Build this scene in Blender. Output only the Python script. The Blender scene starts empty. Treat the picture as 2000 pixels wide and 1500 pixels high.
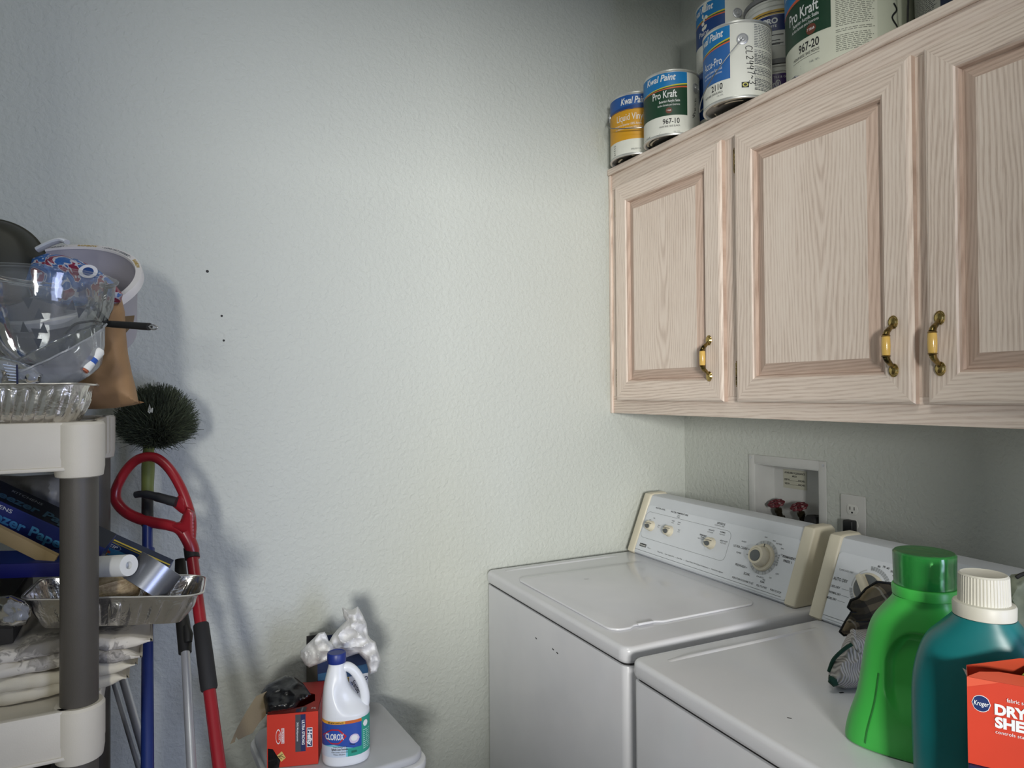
import bpy, bmesh, math, random
from math import sin, cos, pi, radians as rad, sqrt, atan2, asin
from mathutils import Vector, Matrix, noise
from mathutils.geometry import delaunay_2d_cdt
random.seed(7)
SC = bpy.context.scene
COL = SC.collection

# ------------------------------------------------------------------ camera
FPX = 1331.69
CF = Vector((0.46926228, 0.88297688, 0.01203103))
CR = Vector((0.88305857, -0.46920799, -0.00717094))
CU = Vector((0.00068672, -0.01398916, 0.99990191))
CP = Vector((-1.6285328, -1.79927147, 1.43803657))
cam_d = bpy.data.cameras.new('camera')
cam_d.sensor_width = 36.0
cam_d.lens = FPX / 2000 * 36
cam_d.clip_start = 0.02
cam = bpy.data.objects.new('camera', cam_d)
COL.objects.link(cam)
cam.matrix_world = Matrix(((CR.x, CU.x, -CF.x, CP.x), (CR.y, CU.y, -CF.y, CP.y), (CR.z, CU.z, -CF.z, CP.z), (0, 0, 0, 1)))
SC.camera = cam

def at(px, py, d):
    return CP + (CF + CR * ((px - 1000) / FPX) - CU * ((py - 750) / FPX)) * d

# ------------------------------------------------------------------ world, light, exposure
w = bpy.data.worlds.new('world')
SC.world = w
w.use_nodes = True
w.node_tree.nodes['Background'].inputs[0].default_value = (0.62, 0.74, 0.95, 1)
w.node_tree.nodes['Background'].inputs[1].default_value = 0.5

def area(name, loc, target, sx, sy, power, color):
    l = bpy.data.lights.new(name, 'AREA')
    l.shape = 'RECTANGLE'
    l.size = sx
    l.size_y = sy
    l.energy = power
    l.color = color
    o = bpy.data.objects.new(name, l)
    COL.objects.link(o)
    o.location = loc
    o.rotation_euler = (Vector(target) - Vector(loc)).to_track_quat('-Z', 'Y').to_euler()
    return o
# daylight entering through the window in the front wall, behind the standpoint
area('window_daylight', (-3.30, -5.5, 1.75), (-0.9, -0.2, 1.6), 0.9, 0.8, 270, (1.0, 0.985, 0.93))
# cool sky light from the open doorway at the right of the front wall
area('doorway_daylight', (-0.10, -4.5, 1.1), (-1.6, 0, 0.8), 0.9, 1.6, 52, (0.58, 0.66, 1.0))
area('overhead_fill_light', (-1.5, -1.6, 2.93), (-1.5, -1.6, 0), 0.5, 0.5, 8, (1.0, 1.0, 0.93))  # weak overhead fill added to lift the dim walls; the ceiling has no fixture
SC.view_settings.view_transform = 'Standard'
SC.view_settings.look = 'None'
SC.view_settings.exposure = 0.0
SC.view_settings.gamma = 1
SC.view_settings.use_curve_mapping = False

# ------------------------------------------------------------------ materials
def lin(h):
    if isinstance(h, str):
        h = h.lstrip('#')
        c = [int(h[i:i + 2], 16) / 255 for i in (0, 2, 4)]
    else:
        c = h
    return tuple(((x / 12.92) if x <= 0.04045 else ((x + 0.055) / 1.055) ** 2.4) for x in c) + (1,)

class NT:
    def __init__(s, name):
        s.m = bpy.data.materials.new(name)
        s.m.use_nodes = True
        s.t = s.m.node_tree
        s.b = s.t.nodes['Principled BSDF']
        s.out = s.t.nodes['Material Output']
    def n(s, typ, **k):
        nd = s.t.nodes.new(typ)
        for a, v in k.items():
            if a.startswith('_'):
                setattr(nd, a[1:], v)
        return nd
    def l(s, a, b):
        s.t.links.new(a, b)
    def coord(s, scale=(1, 1, 1), loc=(0, 0, 0)):
        tc = s.n('ShaderNodeTexCoord')
        mp = s.n('ShaderNodeMapping')
        mp.inputs['Scale'].default_value = scale
        mp.inputs['Location'].default_value = loc
        s.l(tc.outputs['Object'], mp.inputs[0])
        return mp.outputs[0]
    def noise(s, vec, scale, detail=3, rough=0.55, dist=0.0):
        nd = s.n('ShaderNodeTexNoise')
        nd.inputs['Scale'].default_value = scale
        nd.inputs['Detail'].default_value = detail
        nd.inputs['Roughness'].default_value = rough
        nd.inputs['Distortion'].default_value = dist
        s.l(vec, nd.inputs['Vector'])
        return nd.outputs['Fac']
    def ramp(s, fac, stops):
        nd = s.n('ShaderNodeValToRGB')
        el = nd.color_ramp.elements
        while len(el) < len(stops):
            el.new(0.5)
        for e, (p, c) in zip(el, stops):
            e.position = p
            e.color = c if len(c) == 4 else tuple(c) + (1,)
        s.l(fac, nd.inputs[0])
        return nd.outputs[0]
    def math(s, op, a, b=None, c=None):
        nd = s.n('ShaderNodeMath')
        nd.operation = op
        for i, v in enumerate((a, b, c)):
            if v is None: continue
            if isinstance(v, (int, float)): nd.inputs[i].default_value = v
            else: s.l(v, nd.inputs[i])
        return nd.outputs[0]
    def mix(s, fac, a, b, mode='MIX'):
        nd = s.n('ShaderNodeMix')
        nd.data_type = 'RGBA'
        nd.blend_type = mode
        for i, v in ((0, fac), (6, a), (7, b)):
            if isinstance(v, (int, float)): nd.inputs[i].default_value = v
            elif isinstance(v, tuple): nd.inputs[i].default_value = v
            else: s.l(v, nd.inputs[i])
        return nd.outputs[2]
    def bump(s, h, strength, dist):
        nd = s.n('ShaderNodeBump')
        nd.inputs['Strength'].default_value = strength
        nd.inputs['Distance'].default_value = dist
        s.l(h, nd.inputs['Height'])
        s.l(nd.outputs[0], s.b.inputs['Normal'])
    def set(s, col=None, rough=None, metal=None, **k):
        if col is not None:
            if isinstance(col, tuple): s.b.inputs['Base Color'].default_value = col
            else: s.l(col, s.b.inputs['Base Color'])
        if rough is not None:
            if isinstance(rough, (int, float)): s.b.inputs['Roughness'].default_value = rough
            else: s.l(rough, s.b.inputs['Roughness'])
        if metal is not None: s.b.inputs['Metallic'].default_value = metal
        for a, v in k.items(): s.b.inputs[a.replace('_', ' ')].default_value = v
        return s.m

_mc = {}
def plain(hexc, rough=0.5, metal=0.0, var=0.04, bump=0.0, bscale=200, name=None):
    key = (hexc, rough, metal, var, bump, bscale)
    if key in _mc: return _mc[key]
    t = NT(name or 'paint_' + str(hexc).strip('#'))
    c = lin(hexc)
    v = t.coord()
    f = t.noise(v, 14, 3)
    lo = tuple(x * (1 - var) for x in c[:3]) + (1,)
    hi = tuple(min(1, x * (1 + var)) for x in c[:3]) + (1,)
    t.set(t.ramp(f, [(0.3, lo), (0.7, hi)]), rough, metal)
    if bump:
        t.bump(t.noise(v, bscale, 3), bump, 0.001)
    _mc[key] = t.m
    return t.m

def wall_mat(name, hexc):
    t = NT(name)
    v = t.coord()
    c = lin(hexc)
    f = t.noise(v, 2.2, 3)
    col = t.ramp(f, [(0.3, tuple(x * 0.97 for x in c[:3]) + (1,)), (0.7, c)])
    # small scuffs
    sc = t.ramp(t.noise(v, 33, 2, 0.4), [(0.80, (1, 1, 1, 1)), (0.86, (0.6, 0.6, 0.58, 1))])
    t.set(t.mix(1.0, col, sc, 'MULTIPLY'), 0.62)
    n1 = t.ramp(t.noise(v, 78, 3, 0.5, 0.4), [(0.38, (0, 0, 0, 1)), (0.66, (1, 1, 1, 1))])
    n2 = t.noise(v, 300, 2)
    h = t.math('ADD', n1, t.math('MULTIPLY', n2, 0.35))
    t.bump(h, 0.6, 0.0017)
    return t.m

def wood(name, axis, y0=0.0, seed=0.0, cathedral=False, pink=0.0):
    """bleached oak; faces lie in the YZ plane; axis = grain direction"""
    t = NT(name)
    tc = t.n('ShaderNodeTexCoord')
    sep = t.n('ShaderNodeSeparateXYZ')
    t.l(tc.outputs['Object'], sep.inputs[0])
    if axis == 'Z': u, g = sep.outputs[1], sep.outputs[2]
    else: u, g = sep.outputs[2], sep.outputs[1]
    u = t.math('ADD', u, -y0)
    cb = t.n('ShaderNodeCombineXYZ')
    t.l(t.math('MULTIPLY', u, 9.0), cb.inputs[0])
    t.l(t.math('MULTIPLY', g, 1.6), cb.inputs[1])
    cb.inputs[2].default_value = seed
    warp = t.noise(cb.outputs[0], 1.0, 3)
    if cathedral:
        a = t.math('ADD', t.math('MULTIPLY', g, 0.075), -0.055)
        r = t.math('SQRT', t.math('ADD', t.math('MULTIPLY', u, u), t.math('MULTIPLY', a, a)))
    else:
        r = t.math('ADD', u, t.math('MULTIPLY', g, 0.05))
    r = t.math('ADD', r, t.math('MULTIPLY', warp, 0.05))
    s = t.math('SINE', t.math('MULTIPLY', r, 720.0 if not cathedral else 800.0))
    s = t.math('MULTIPLY_ADD', s, 0.5, 0.5)
    cb2 = t.n('ShaderNodeCombineXYZ')
    t.l(t.math('MULTIPLY', u, 420.0), cb2.inputs[0])
    t.l(t.math('MULTIPLY', g, 14.0), cb2.inputs[1])
    cb2.inputs[2].default_value = seed
    fine = t.noise(cb2.outputs[0], 1.0, 4, 0.7)
    broad = t.noise(cb.outputs[0], 0.8, 2)
    f = t.math('ADD', t.math('MULTIPLY', s, 0.17), t.math('ADD', t.math('MULTIPLY', fine, 0.60), t.math('MULTIPLY', broad, 0.32)))
    lo, mi, hi = lin('#c0ab9d'), lin('#e5d4c7'), lin('#eee0d4')
    if pink:
        lo, mi, hi = lin('#ab9283'), lin('#c8b0a1'), lin('#d5bfb0')
    t.set(t.ramp(f, [(0.34, hi), (0.54, mi), (0.76, lo)]), 0.5)
    t.bump(f, 0.10, 0.0008)
    return t.m

WALL = wall_mat('pale_green_wall_paint', '#c4c8c2')
W_V = wood('bleached_oak_upright', 'Z', 0, 1.0)
W_H = wood('bleached_oak_rail', 'Y', 0, 3.0)
W_P = [wood('oak_panel', 'Z', y, 5.0 + i * 3, True) for i, y in enumerate((-0.275, -0.80, -1.29))]
W_E = wood('oak_moulding', 'Z', 0, 9.0, False, 1)
W_EH = wood('oak_moulding_across', 'Y', 0, 11.0, False, 1)
APPL = NT('white_enamel'); v_ = APPL.coord()
APPL.set(APPL.ramp(APPL.noise(v_, 5, 3), [(0.3, lin('#d2d3d8')), (0.7, lin('#dadade'))]), 0.22, 0, Coat_Weight=0.3, Coat_Roughness=0.08)
APPL.bump(APPL.noise(v_, 500, 2), 0.04, 0.0005)
APPL = APPL.m
BEIGE = plain('#cfc8b4', 0.38)
PANEL = plain('#d3d7dd', 0.33, 0, 0.02)
PANEL2 = plain('#c9cdd3', 0.3, 0, 0.02)
INK = plain('#232427', 0.5)
GREYINK = plain('#6e7277', 0.5)
DARK = plain('#161616', 0.6)
KNOBGREY = plain('#54585a', 0.4)
SHELF = plain('#c6c0b3', 0.5, 0, 0.03, 0.15, 400)
POST = plain('#4b4741', 0.5, 0, 0.05, 0.2, 500)
BRASS = NT('aged_brass'); v_ = BRASS.coord()
BRASS.set(BRASS.ramp(BRASS.noise(v_, 60, 3), [(0.3, lin('#2e2718')), (0.6, lin('#a08a55'))]), 0.22, 1.0)
BRASS = BRASS.m
BRASSL = plain('#b39b62', 0.2, 1.0)
CERAMIC = plain('#d9b25f', 0.15)
CHROME = plain('#c8cacc', 0.18, 1.0)
STEEL = plain('#c2c4c8', 0.35, 0.55)
TIN = plain('#8d8f8e', 0.35, 0.9)
WHITE = plain('#e4e4e0', 0.45)
LABELW = plain('#dedfd6', 0.5, 0, 0.03)

def foil_mat():
    t = NT('crinkled_foil')
    v = t.coord()
    t.set(lin('#dad7d3'), 0.2, 0.95)
    h = t.math('ADD', t.noise(v, 30, 3, 0.6, 1.0), t.math('MULTIPLY', t.noise(v, 160, 2), 0.15))
    t.bump(h, 0.45, 0.004)
    return t.m
FOIL = foil_mat()

def clear_mat(name, tint, fac, rough=0.06, dif='#c9ccd2'):
    t = NT(name)
    tr = t.n('ShaderNodeBsdfTransparent')
    tr.inputs[0].default_value = lin(tint)
    gl = t.n('ShaderNodeBsdfGlossy')
    gl.inputs['Roughness'].default_value = rough
    df = t.n('ShaderNodeBsdfDiffuse')
    df.inputs[0].default_value = lin(dif)
    lw = t.n('ShaderNodeLayerWeight')
    lw.inputs[0].default_value = 0.28
    m1 = t.n('ShaderNodeMixShader')
    m2 = t.n('ShaderNodeMixShader')
    v = t.coord()
    bm_ = t.n('ShaderNodeBump')
    bm_.inputs['Strength'].default_value = 0.25
    bm_.inputs['Distance'].default_value = 0.004
    t.l(t.noise(v, 28, 2), bm_.inputs['Height'])
    t.l(bm_.outputs[0], gl.inputs['Normal'])
    m1.inputs[0].default_value = fac
    t.l(tr.outputs[0], m1.inputs[1]); t.l(df.outputs[0], m1.inputs[2])
    f = t.math('ADD', t.math('MULTIPLY', lw.outputs['Fresnel'], 1.1), 0.04)
    t.l(f, m2.inputs[0])
    t.l(m1.outputs[0], m2.inputs[1]); t.l(gl.outputs[0], m2.inputs[2])
    t.l(m2.outputs[0], t.out.inputs[0])
    return t.m
CLEAR = clear_mat('clear_plastic', '#f2f4f6', 0.06)
CLEARW = clear_mat('cloudy_plastic', '#e4e6ea', 0.34, 0.15)
GREENCLEAR = clear_mat('green_clear_plastic', '#a8e2ae', 0.34, 0.12, '#3fae55')

def bagmat(name, c1, c2, rough, scale=24, trans=0.0, dist=0.01):
    t = NT(name)
    v = t.coord()
    f = t.noise(v, scale, 3, 0.5, 0.5)
    t.set(t.ramp(f, [(0.3, lin(c1)), (0.7, lin(c2))]), rough)
    t.bump(f, 0.5, dist * 0.5)
    if trans: t.b.inputs['Subsurface Weight'].default_value = trans; t.b.inputs['Subsurface Radius'].default_value = (0.02, 0.02, 0.02)
    return t.m
BAGW = bagmat('thin_white_plastic', '#d6d6d6', '#ececec', 0.35, 60, 0, 0.012)
BAGB = bagmat('black_plastic_film', '#08080a', '#111114', 0.28, 40)
KRAFT = bagmat('brown_kraft_paper', '#96744f', '#a98660', 0.75, 12, 0, 0.006)
CARD = plain('#86795f', 0.85, 0, 0.06, 0.2, 300)

# ------------------------------------------------------------------ mesh builder
class MB:
    def __init__(s):
        s.v = []; s.f = []; s.mi = []; s.sm = []; s.mats = []
    def mat(s, m):
        if m not in s.mats: s.mats.append(m)
        return s.mats.index(m)
    def add(s, verts, faces, m, smooth=False, M=None):
        o = len(s.v)
        if M is not None: verts = [M @ Vector(p) for p in verts]
        s.v += [tuple(p) for p in verts]
        i = s.mat(m)
        for f in faces:
            s.f.append(tuple(o + k for k in f)); s.mi.append(i); s.sm.append(smooth)
        return s
    def build(s, name, parent=None, loc=None, label=None, rot=None):
        me = bpy.data.meshes.new(name)
        vs = s.v
        if loc is not None:
            L = Vector(loc)
            vs = [tuple(Vector(p) - L) for p in vs]
        me.from_pydata(vs, [], s.f)
        for m in s.mats: me.materials.append(m)
        me.polygons.foreach_set('material_index', s.mi)
        me.polygons.foreach_set('use_smooth', s.sm)
        me.update()
        me.set_sharp_from_angle(angle=rad(36 if len(s.v) < 30000 else 80))
        o = bpy.data.objects.new(name, me)
        COL.objects.link(o)
        if loc is not None: o.location = loc
        if parent is not None: o.parent = parent
        if label: o['label'] = label
        return o
    # shapes
    def bm(s, b, m, smooth=False, M=None):
        b.verts.ensure_lookup_table()
        for i, v in enumerate(b.verts): v.index = i
        s.add([v.co.copy() for v in b.verts], [[v.index for v in f.verts] for f in b.faces], m, smooth, M)
        b.free()
    def box(s, x0, x1, y0, y1, z0, z1, m, bev=0.0, seg=2, M=None):
        b = bmesh.new()
        bmesh.ops.create_cube(b, size=1.0)
        for v in b.verts:
            v.co = Vector(((x0 + x1) / 2 + v.co.x * (x1 - x0), (y0 + y1) / 2 + v.co.y * (y1 - y0), (z0 + z1) / 2 + v.co.z * (z1 - z0)))
        if bev: bmesh.ops.bevel(b, geom=b.edges[:], offset=bev, segments=seg, affect='EDGES', profile=0.5)
        s.bm(b, m, False, M)
        return s
    def prism(s, pts, z0, z1, m, bev=0.0, M=None, seg=2, smooth=False):
        """pts 2D outline (x,y) extruded in z; bevels the top and bottom rims"""
        b = bmesh.new()
        vs = [b.verts.new((p[0], p[1], z0)) for p in pts]
        f = b.faces.new(vs)
        r = bmesh.ops.extrude_face_region(b, geom=[f])
        for e in r['geom']:
            if isinstance(e, bmesh.types.BMVert): e.co.z = z1
        bmesh.ops.recalc_face_normals(b, faces=b.faces[:])
        if bev:
            ed = [e for e in b.edges if abs(e.verts[0].co.z - e.verts[1].co.z) < 1e-7]
            bmesh.ops.bevel(b, geom=ed, offset=bev, segments=seg, affect='EDGES', profile=0.5)
        s.bm(b, m, smooth, M)
        return s
    def grid(s, nu, nv, fn, m, wu=False, wv=False, smooth=True, M=None, caps=False):
        vs = [fn(i / (nu if wu else nu - 1), j / (nv if wv else nv - 1)) for j in range(nv) for i in range(nu)]
        fs = []
        for j in range(nv if wv else nv - 1):
            for i in range(nu if wu else nu - 1):
                a = j * nu + i; b = j * nu + (i + 1) % nu
                c = ((j + 1) % nv) * nu + (i + 1) % nu; d = ((j + 1) % nv) * nu + i
                fs.append((a, b, c, d))
        s.add(vs, fs, m, smooth, M)
        if caps:
            s.add(vs[:nu], [tuple(range(nu))[::-1]], m, False, M)
            s.add(vs[-nu:], [tuple(range(nu))], m, False, M)
        return s
    def lathe(s, prof, m, n=40, M=None, smooth=True, caps=True, a0=0, a1=2 * pi):
        full = abs(a1 - a0 - 2 * pi) < 1e-6
        def fn(u, v):
            k = v * (len(prof) - 1); k = int(round(k))
            r, z = prof[k]; a = a0 + (a1 - a0) * u
            return (r * cos(a), r * sin(a), z)
        vs = []
        nn = n if full else n + 1
        for r, z in prof:
            for i in range(nn):
                a = a0 + (a1 - a0) * i / n
                vs.append((r * cos(a), r * sin(a), z))
        fs = []
        for j in range(len(prof) - 1):
            for i in range(n):
                k = (i + 1) % nn
                fs.append((j * nn + i, j * nn + k, (j + 1) * nn + k, (j + 1) * nn + i))
        if caps and full:
            if prof[0][0] > 1e-5: fs.append(tuple(range(nn))[::-1])
            if prof[-1][0] > 1e-5: fs.append(tuple((len(prof) - 1) * nn + i for i in range(nn)))
        s.add(vs, fs, m, smooth, M)
        return s
    def tube(s, pts, r, m, n=10, closed=False, M=None, flat=1.0):
        pts = [Vector(p) for p in pts]
        N = len(pts)
        rr = r if isinstance(r, (list, tuple)) else [r] * N
        tang = []
        for i in range(N):
            a = pts[(i - 1) % N] if (closed or i > 0) else pts[i]
            b = pts[(i + 1) % N] if (closed or i < N - 1) else pts[i]
            t_ = (b - a)
            tang.append(t_.normalized() if t_.length > 1e-9 else Vector((0, 0, 1)))
        up = Vector((0, 0, 1)) if abs(tang[0].z) < 0.9 else Vector((0, 1, 0))
        x = tang[0].cross(up).normalized()
        vs = []
        for i in range(N):
            x = (x - tang[i] * x.dot(tang[i])).normalized()
            y = tang[i].cross(x)
            for k in range(n):
                a = 2 * pi * k / n
                vs.append(pts[i] + x * (cos(a) * rr[i]) + y * (sin(a) * rr[i] * flat))
        fs = []
        for i in range(N if closed else N - 1):
            j = (i + 1) % N
            for k in range(n):
                fs.append((i * n + k, i * n + (k + 1) % n, j * n + (k + 1) % n, j * n + k))
        if not closed:
            fs.append(tuple(range(n))[::-1]); fs.append(tuple((N - 1) * n + k for k in range(n)))
        s.add(vs, fs, m, True, M)
        return s

def smooth_path(pts, sub=6, closed=False):
    P = [Vector(p) for p in pts]
    out = []
    N = len(P)
    for i in range(N if closed else N - 1):
        if closed: p0, p1, p2, p3 = P[(i - 1) % N], P[i], P[(i + 1) % N], P[(i + 2) % N]
        else: p0, p1, p2, p3 = P[max(i - 1, 0)], P[i], P[i + 1], P[min(i + 2, N - 1)]
        for k in range(sub):
            t = k / sub
            out.append(0.5 * ((2 * p1) + (-p0 + p2) * t + (2 * p0 - 5 * p1 + 4 * p2 - p3) * t * t + (-p0 + 3 * p1 - 3 * p2 + p3) * t ** 3))
    if not closed: out.append(P[-1])
    return out

def rrect(x0, x1, y0, y1, r, n=6):
    out = []
    for cx, cy, a0 in ((x1 - r, y1 - r, 0), (x0 + r, y1 - r, pi / 2), (x0 + r, y0 + r, pi), (x1 - r, y0 + r, 3 * pi / 2)):
        for k in range(n + 1):
            a = a0 + pi / 2 * k / n
            out.append((cx + r * cos(a), cy + r * sin(a)))
    return out

def empty(name, label, cat, loc, rotz=0.0, group=None, rot=None):
    o = bpy.data.objects.new(name, None)
    COL.objects.link(o)
    o.location = loc
    o.rotation_euler = rot if rot else (0, 0, rotz)
    o.empty_display_size = 0.05
    o['label'] = label; o['category'] = cat
    if group: o['group'] = group
    return o
def tag(o, label, cat, group=None):
    o['label'] = label; o['category'] = cat
    if group: o['group'] = group
    return o
def struct(o):
    o['kind'] = 'structure'; return o

# ---- writing: glyph outlines as mesh, mapped on flat or curved surfaces
_tc = {}
def glyphs(txt, bold=0.0, shear=0.0):
    key = (txt, bold, shear)
    if key in _tc: return _tc[key]
    c = bpy.data.curves.new('t', 'FONT')
    c.body = txt; c.size = 1; c.offset = bold; c.shear = shear; c.resolution_u = 3
    o = bpy.data.objects.new('t', c)
    COL.objects.link(o)
    bpy.context.view_layer.update()
    dg = bpy.context.evaluated_depsgraph_get()
    me = o.evaluated_get(dg).to_mesh()
    vs = [(v.co.x, v.co.y) for v in me.vertices]
    fs = [tuple(p.vertices) for p in me.polygons]
    o.evaluated_get(dg).to_mesh_clear()
    bpy.data.objects.remove(o); bpy.data.curves.remove(c)
    xs = [p[0] for p in vs]; ys = [p[1] for p in vs]
    _tc[key] = (vs, fs, min(xs), max(xs))
    return _tc[key]

class Dec:
    """flat patches laid on a surface by the map fn(u, v, off)"""
    def __init__(s, mb, fn, step=0.006):
        s.mb = mb; s.fn = fn; s.step = step
    def strip(s, cols, m, off=0.0004):
        vs = []; fs = []
        for u, a, b in cols:
            vs += [s.fn(u, a, off), s.fn(u, b, off)]
        for i in range(len(cols) - 1):
            fs.append((2 * i, 2 * i + 2, 2 * i + 3, 2 * i + 1))
        s.mb.add(vs, fs, m, True)
    def rect(s, u0, u1, v0, v1, m, off=0.0004, vs=1):
        n = max(1, int(abs(u1 - u0) / s.step))
        for k in range(vs):
            a = v0 + (v1 - v0) * k / vs; b = v0 + (v1 - v0) * (k + 1) / vs
            s.strip([(u0 + (u1 - u0) * i / n, a, b) for i in range(n + 1)], m, off)
    def poly(s, pts, m, off=0.0006):
        s.mb.add([s.fn(u, v, off) for u, v in pts], [tuple(range(len(pts)))], m)
    def cpoly(s, pts, m, off=0.0006):
        """convex patch cut in columns so it follows a curved surface"""
        a = min(p[0] for p in pts); b = max(p[0] for p in pts)
        n = max(8, int((b - a) / 0.003)); cols = []
        for k in range(n + 1):
            u = a + (b - a) * min(max(k / n, 0.0005), 0.9995); hits = []
            for i in range(len(pts)):
                p, q = pts[i], pts[(i + 1) % len(pts)]
                if (p[0] - u) * (q[0] - u) <= 0 and abs(p[0] - q[0]) > 1e-9: hits.append(p[1] + (q[1] - p[1]) * (u - p[0]) / (q[0] - p[0]))
            if hits: cols.append((u, min(hits), max(hits)))
        s.strip(cols, m, off)
    def ell(s, u, v, ru, rv, m, off=0.0006, n=44):
        if 0.004 < ru < 0.5: return s.cpoly([(u + ru * cos(2 * pi * k / n), v + rv * sin(2 * pi * k / n)) for k in range(n)], m, off)
        vs = [s.fn(u, v, off)] + [s.fn(u + ru * cos(2 * pi * k / n), v + rv * sin(2 * pi * k / n), off) for k in range(n)]
        s.mb.add(vs, [(0, 1 + k, 1 + (k + 1) % n) for k in range(n)], m)
    def ring(s, u, v, r0, r1, m, off=0.0006, n=40, a0=0, a1=2 * pi, ky=1.0):
        vs = []; fs = []
        for k in range(n + 1):
            a = a0 + (a1 - a0) * k / n
            vs += [s.fn(u + r0 * cos(a), v + r0 * ky * sin(a), off), s.fn(u + r1 * cos(a), v + r1 * ky * sin(a), off)]
        for k in range(n): fs.append((2 * k, 2 * k + 1, 2 * k + 3, 2 * k + 2))
        s.mb.add(vs, fs, m)
    def line(s, pts, wd, m, off=0.0007):
        P = [Vector(p) for p in pts]
        vs = []; fs = []
        for i, p in enumerate(P):
            a = P[max(0, i - 1)]; b = P[min(len(P) - 1, i + 1)]
            d = (b - a); d = d.normalized() if d.length > 0 else Vector((1, 0))
            nrm = Vector((-d.y, d.x)) * wd / 2
            vs += [s.fn(p.x + nrm.x, p.y + nrm.y, off), s.fn(p.x - nrm.x, p.y - nrm.y, off)]
        for i in range(len(P) - 1): fs.append((2 * i, 2 * i + 1, 2 * i + 3, 2 * i + 2))
        s.mb.add(vs, fs, m)
    def text(s, txt, u0, v0, h, m, width=None, off=0.0009, bold=0.0, shear=0.0, ang=0.0, align='L', curve=None):
        vs, fs, x0, x1 = glyphs(txt, bold, shear)
        k = h / 0.7
        kx = k if width is None else width / (x1 - x0)
        wtot = (x1 - x0) * kx
        sh = {'L': 0, 'C': -wtot / 2, 'R': -wtot}[align]
        out = []
        ca, sa = cos(ang), sin(ang)
        for x, y in vs:
            a = (x - x0) * kx + sh; b = y * k
            out.append(s.fn(u0 + a * ca - b * sa, v0 + a * sa + b * ca, off))
        s.mb.add(out, fs, m)
    def fine(s, u0, u1, v0, v1, pitch, m, fill=0.45, off=0.0006, seed=1, gaps=0.12):
        """rows of small print"""
        R = random.Random(seed)
        v = v1
        while v > v0:
            if R.random() > gaps:
                u = u0
                end = u1 - (u1 - u0) * R.random() * 0.15
                while u < end:
                    L = min(end - u, R.uniform(0.004, 0.012))
                    s.rect(u, u + L, v - pitch * fill, v, m, off)
                    u += L + pitch * 0.5
            v -= pitch

def cyl_map(r, a0, z0=0.0, r2=None, h=1.0):
    def fn(u, v, off):
        rr = r if r2 is None else r + (r2 - r) * v / h
        a = a0 + u / r
        return ((rr + off) * cos(a), (rr + off) * sin(a), z0 + v)
    return fn
def flat_map(o, eu, ev, en=None):
    o, eu, ev = Vector(o), Vector(eu).normalized(), Vector(ev).normalized()
    n = eu.cross(ev) if en is None else Vector(en).normalized()
    return lambda u, v, off: o + eu * u + ev * v + n * off

# solid "pillow" grown from an outline: real thickness, domed both sides, crumpled
def pillow(mb, outline, place, m, thick, edge=None, amp=0.0, freq=20.0, step=None, seed=0, amp2=0.0, freq2=60.0, backflat=False, smooth=True):
    """outline 2D points; place(x, y, d) -> 3D (d = towards the viewer, metres). thick metres; edge = 2D distance to full thickness"""
    P = [Vector(p) for p in outline]
    xs = [p.x for p in P]; ys = [p.y for p in P]
    step = step or (max(xs) - min(xs)) / 26
    B = []
    for i in range(len(P)):
        a, b = P[i], P[(i + 1) % len(P)]
        n = max(1, int((b - a).length / step))
        for k in range(n): B.append(a + (b - a) * k / n)
    nb = len(B)
    def dist(q):
        best = 1e9
        for i in range(len(P)):
            a, b = P[i], P[(i + 1) % len(P)]
            ab = b - a; t = max(0, min(1, (q - a).dot(ab) / max(1e-12, ab.dot(ab))))
            best = min(best, (q - (a + ab * t)).length)
        return best
    def inside(q):
        c = False; j = len(P) - 1
        for i in range(len(P)):
            if (P[i].y > q.y) != (P[j].y > q.y) and q.x < (P[j].x - P[i].x) * (q.y - P[i].y) / (P[j].y - P[i].y) + P[i].x: c = not c
            j = i
        return c
    pts = list(B)
    y = min(ys) + step / 2; row = 0
    while y < max(ys):
        x = min(xs) + (step / 2 if row % 2 else 0)
        while x < max(xs):
            q = Vector((x, y))
            if inside(q) and dist(q) > step * 0.45: pts.append(q)
            x += step
        y += step * 0.87; row += 1
    edge = edge or (max(xs) - min(xs)) * 0.3
    vo, eo, fo, ov, oe, of = delaunay_2d_cdt([p.copy() for p in pts], [(i, (i + 1) % nb) for i in range(nb)], [], 1, 1e-6)
    front = []; back = []; vs = []
    isb = []
    for i, q in enumerate(vo):
        isb.append(any(k < nb for k in ov[i]) if ov[i] else False)
    for i, q in enumerate(vo):
        d = 0 if isb[i] else dist(q)
        t = min(1, d / edge); h = thick / 2 * sqrt(max(0, 1 - (1 - t) ** 2))
        base = place(q.x, q.y, 0)
        b3 = Vector(base)
        nz = (0.7 - 2.2 * abs(noise.noise(b3 * freq + Vector((seed, 0, 0))))) * amp + noise.noise(b3 * freq2 + Vector((0, seed, 0))) * amp2
        k = min(1, t * 2.5)
        front.append(len(vs)); vs.append(place(q.x, q.y, h + nz * k))
        if isb[i]: back.append(front[-1])
        else:
            back.append(len(vs)); vs.append(place(q.x, q.y, (-h - nz * k * 0.5) if not backflat else -0.0))
    fs = [tuple(front[k] for k in f) for f in fo] + [tuple(back[k] for k in reversed(f)) for f in fo]
    mb.add(vs, fs, m, smooth)
    return mb
def camplace(d, dy=0.0, py0=0, dx=0.0, px0=0):
    """real place at distance d (+dx, dy per pixel) from the standpoint"""
    return lambda x, y, off: at(x, y, d + dy * (y - py0) + dx * (x - px0) - off)

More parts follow.
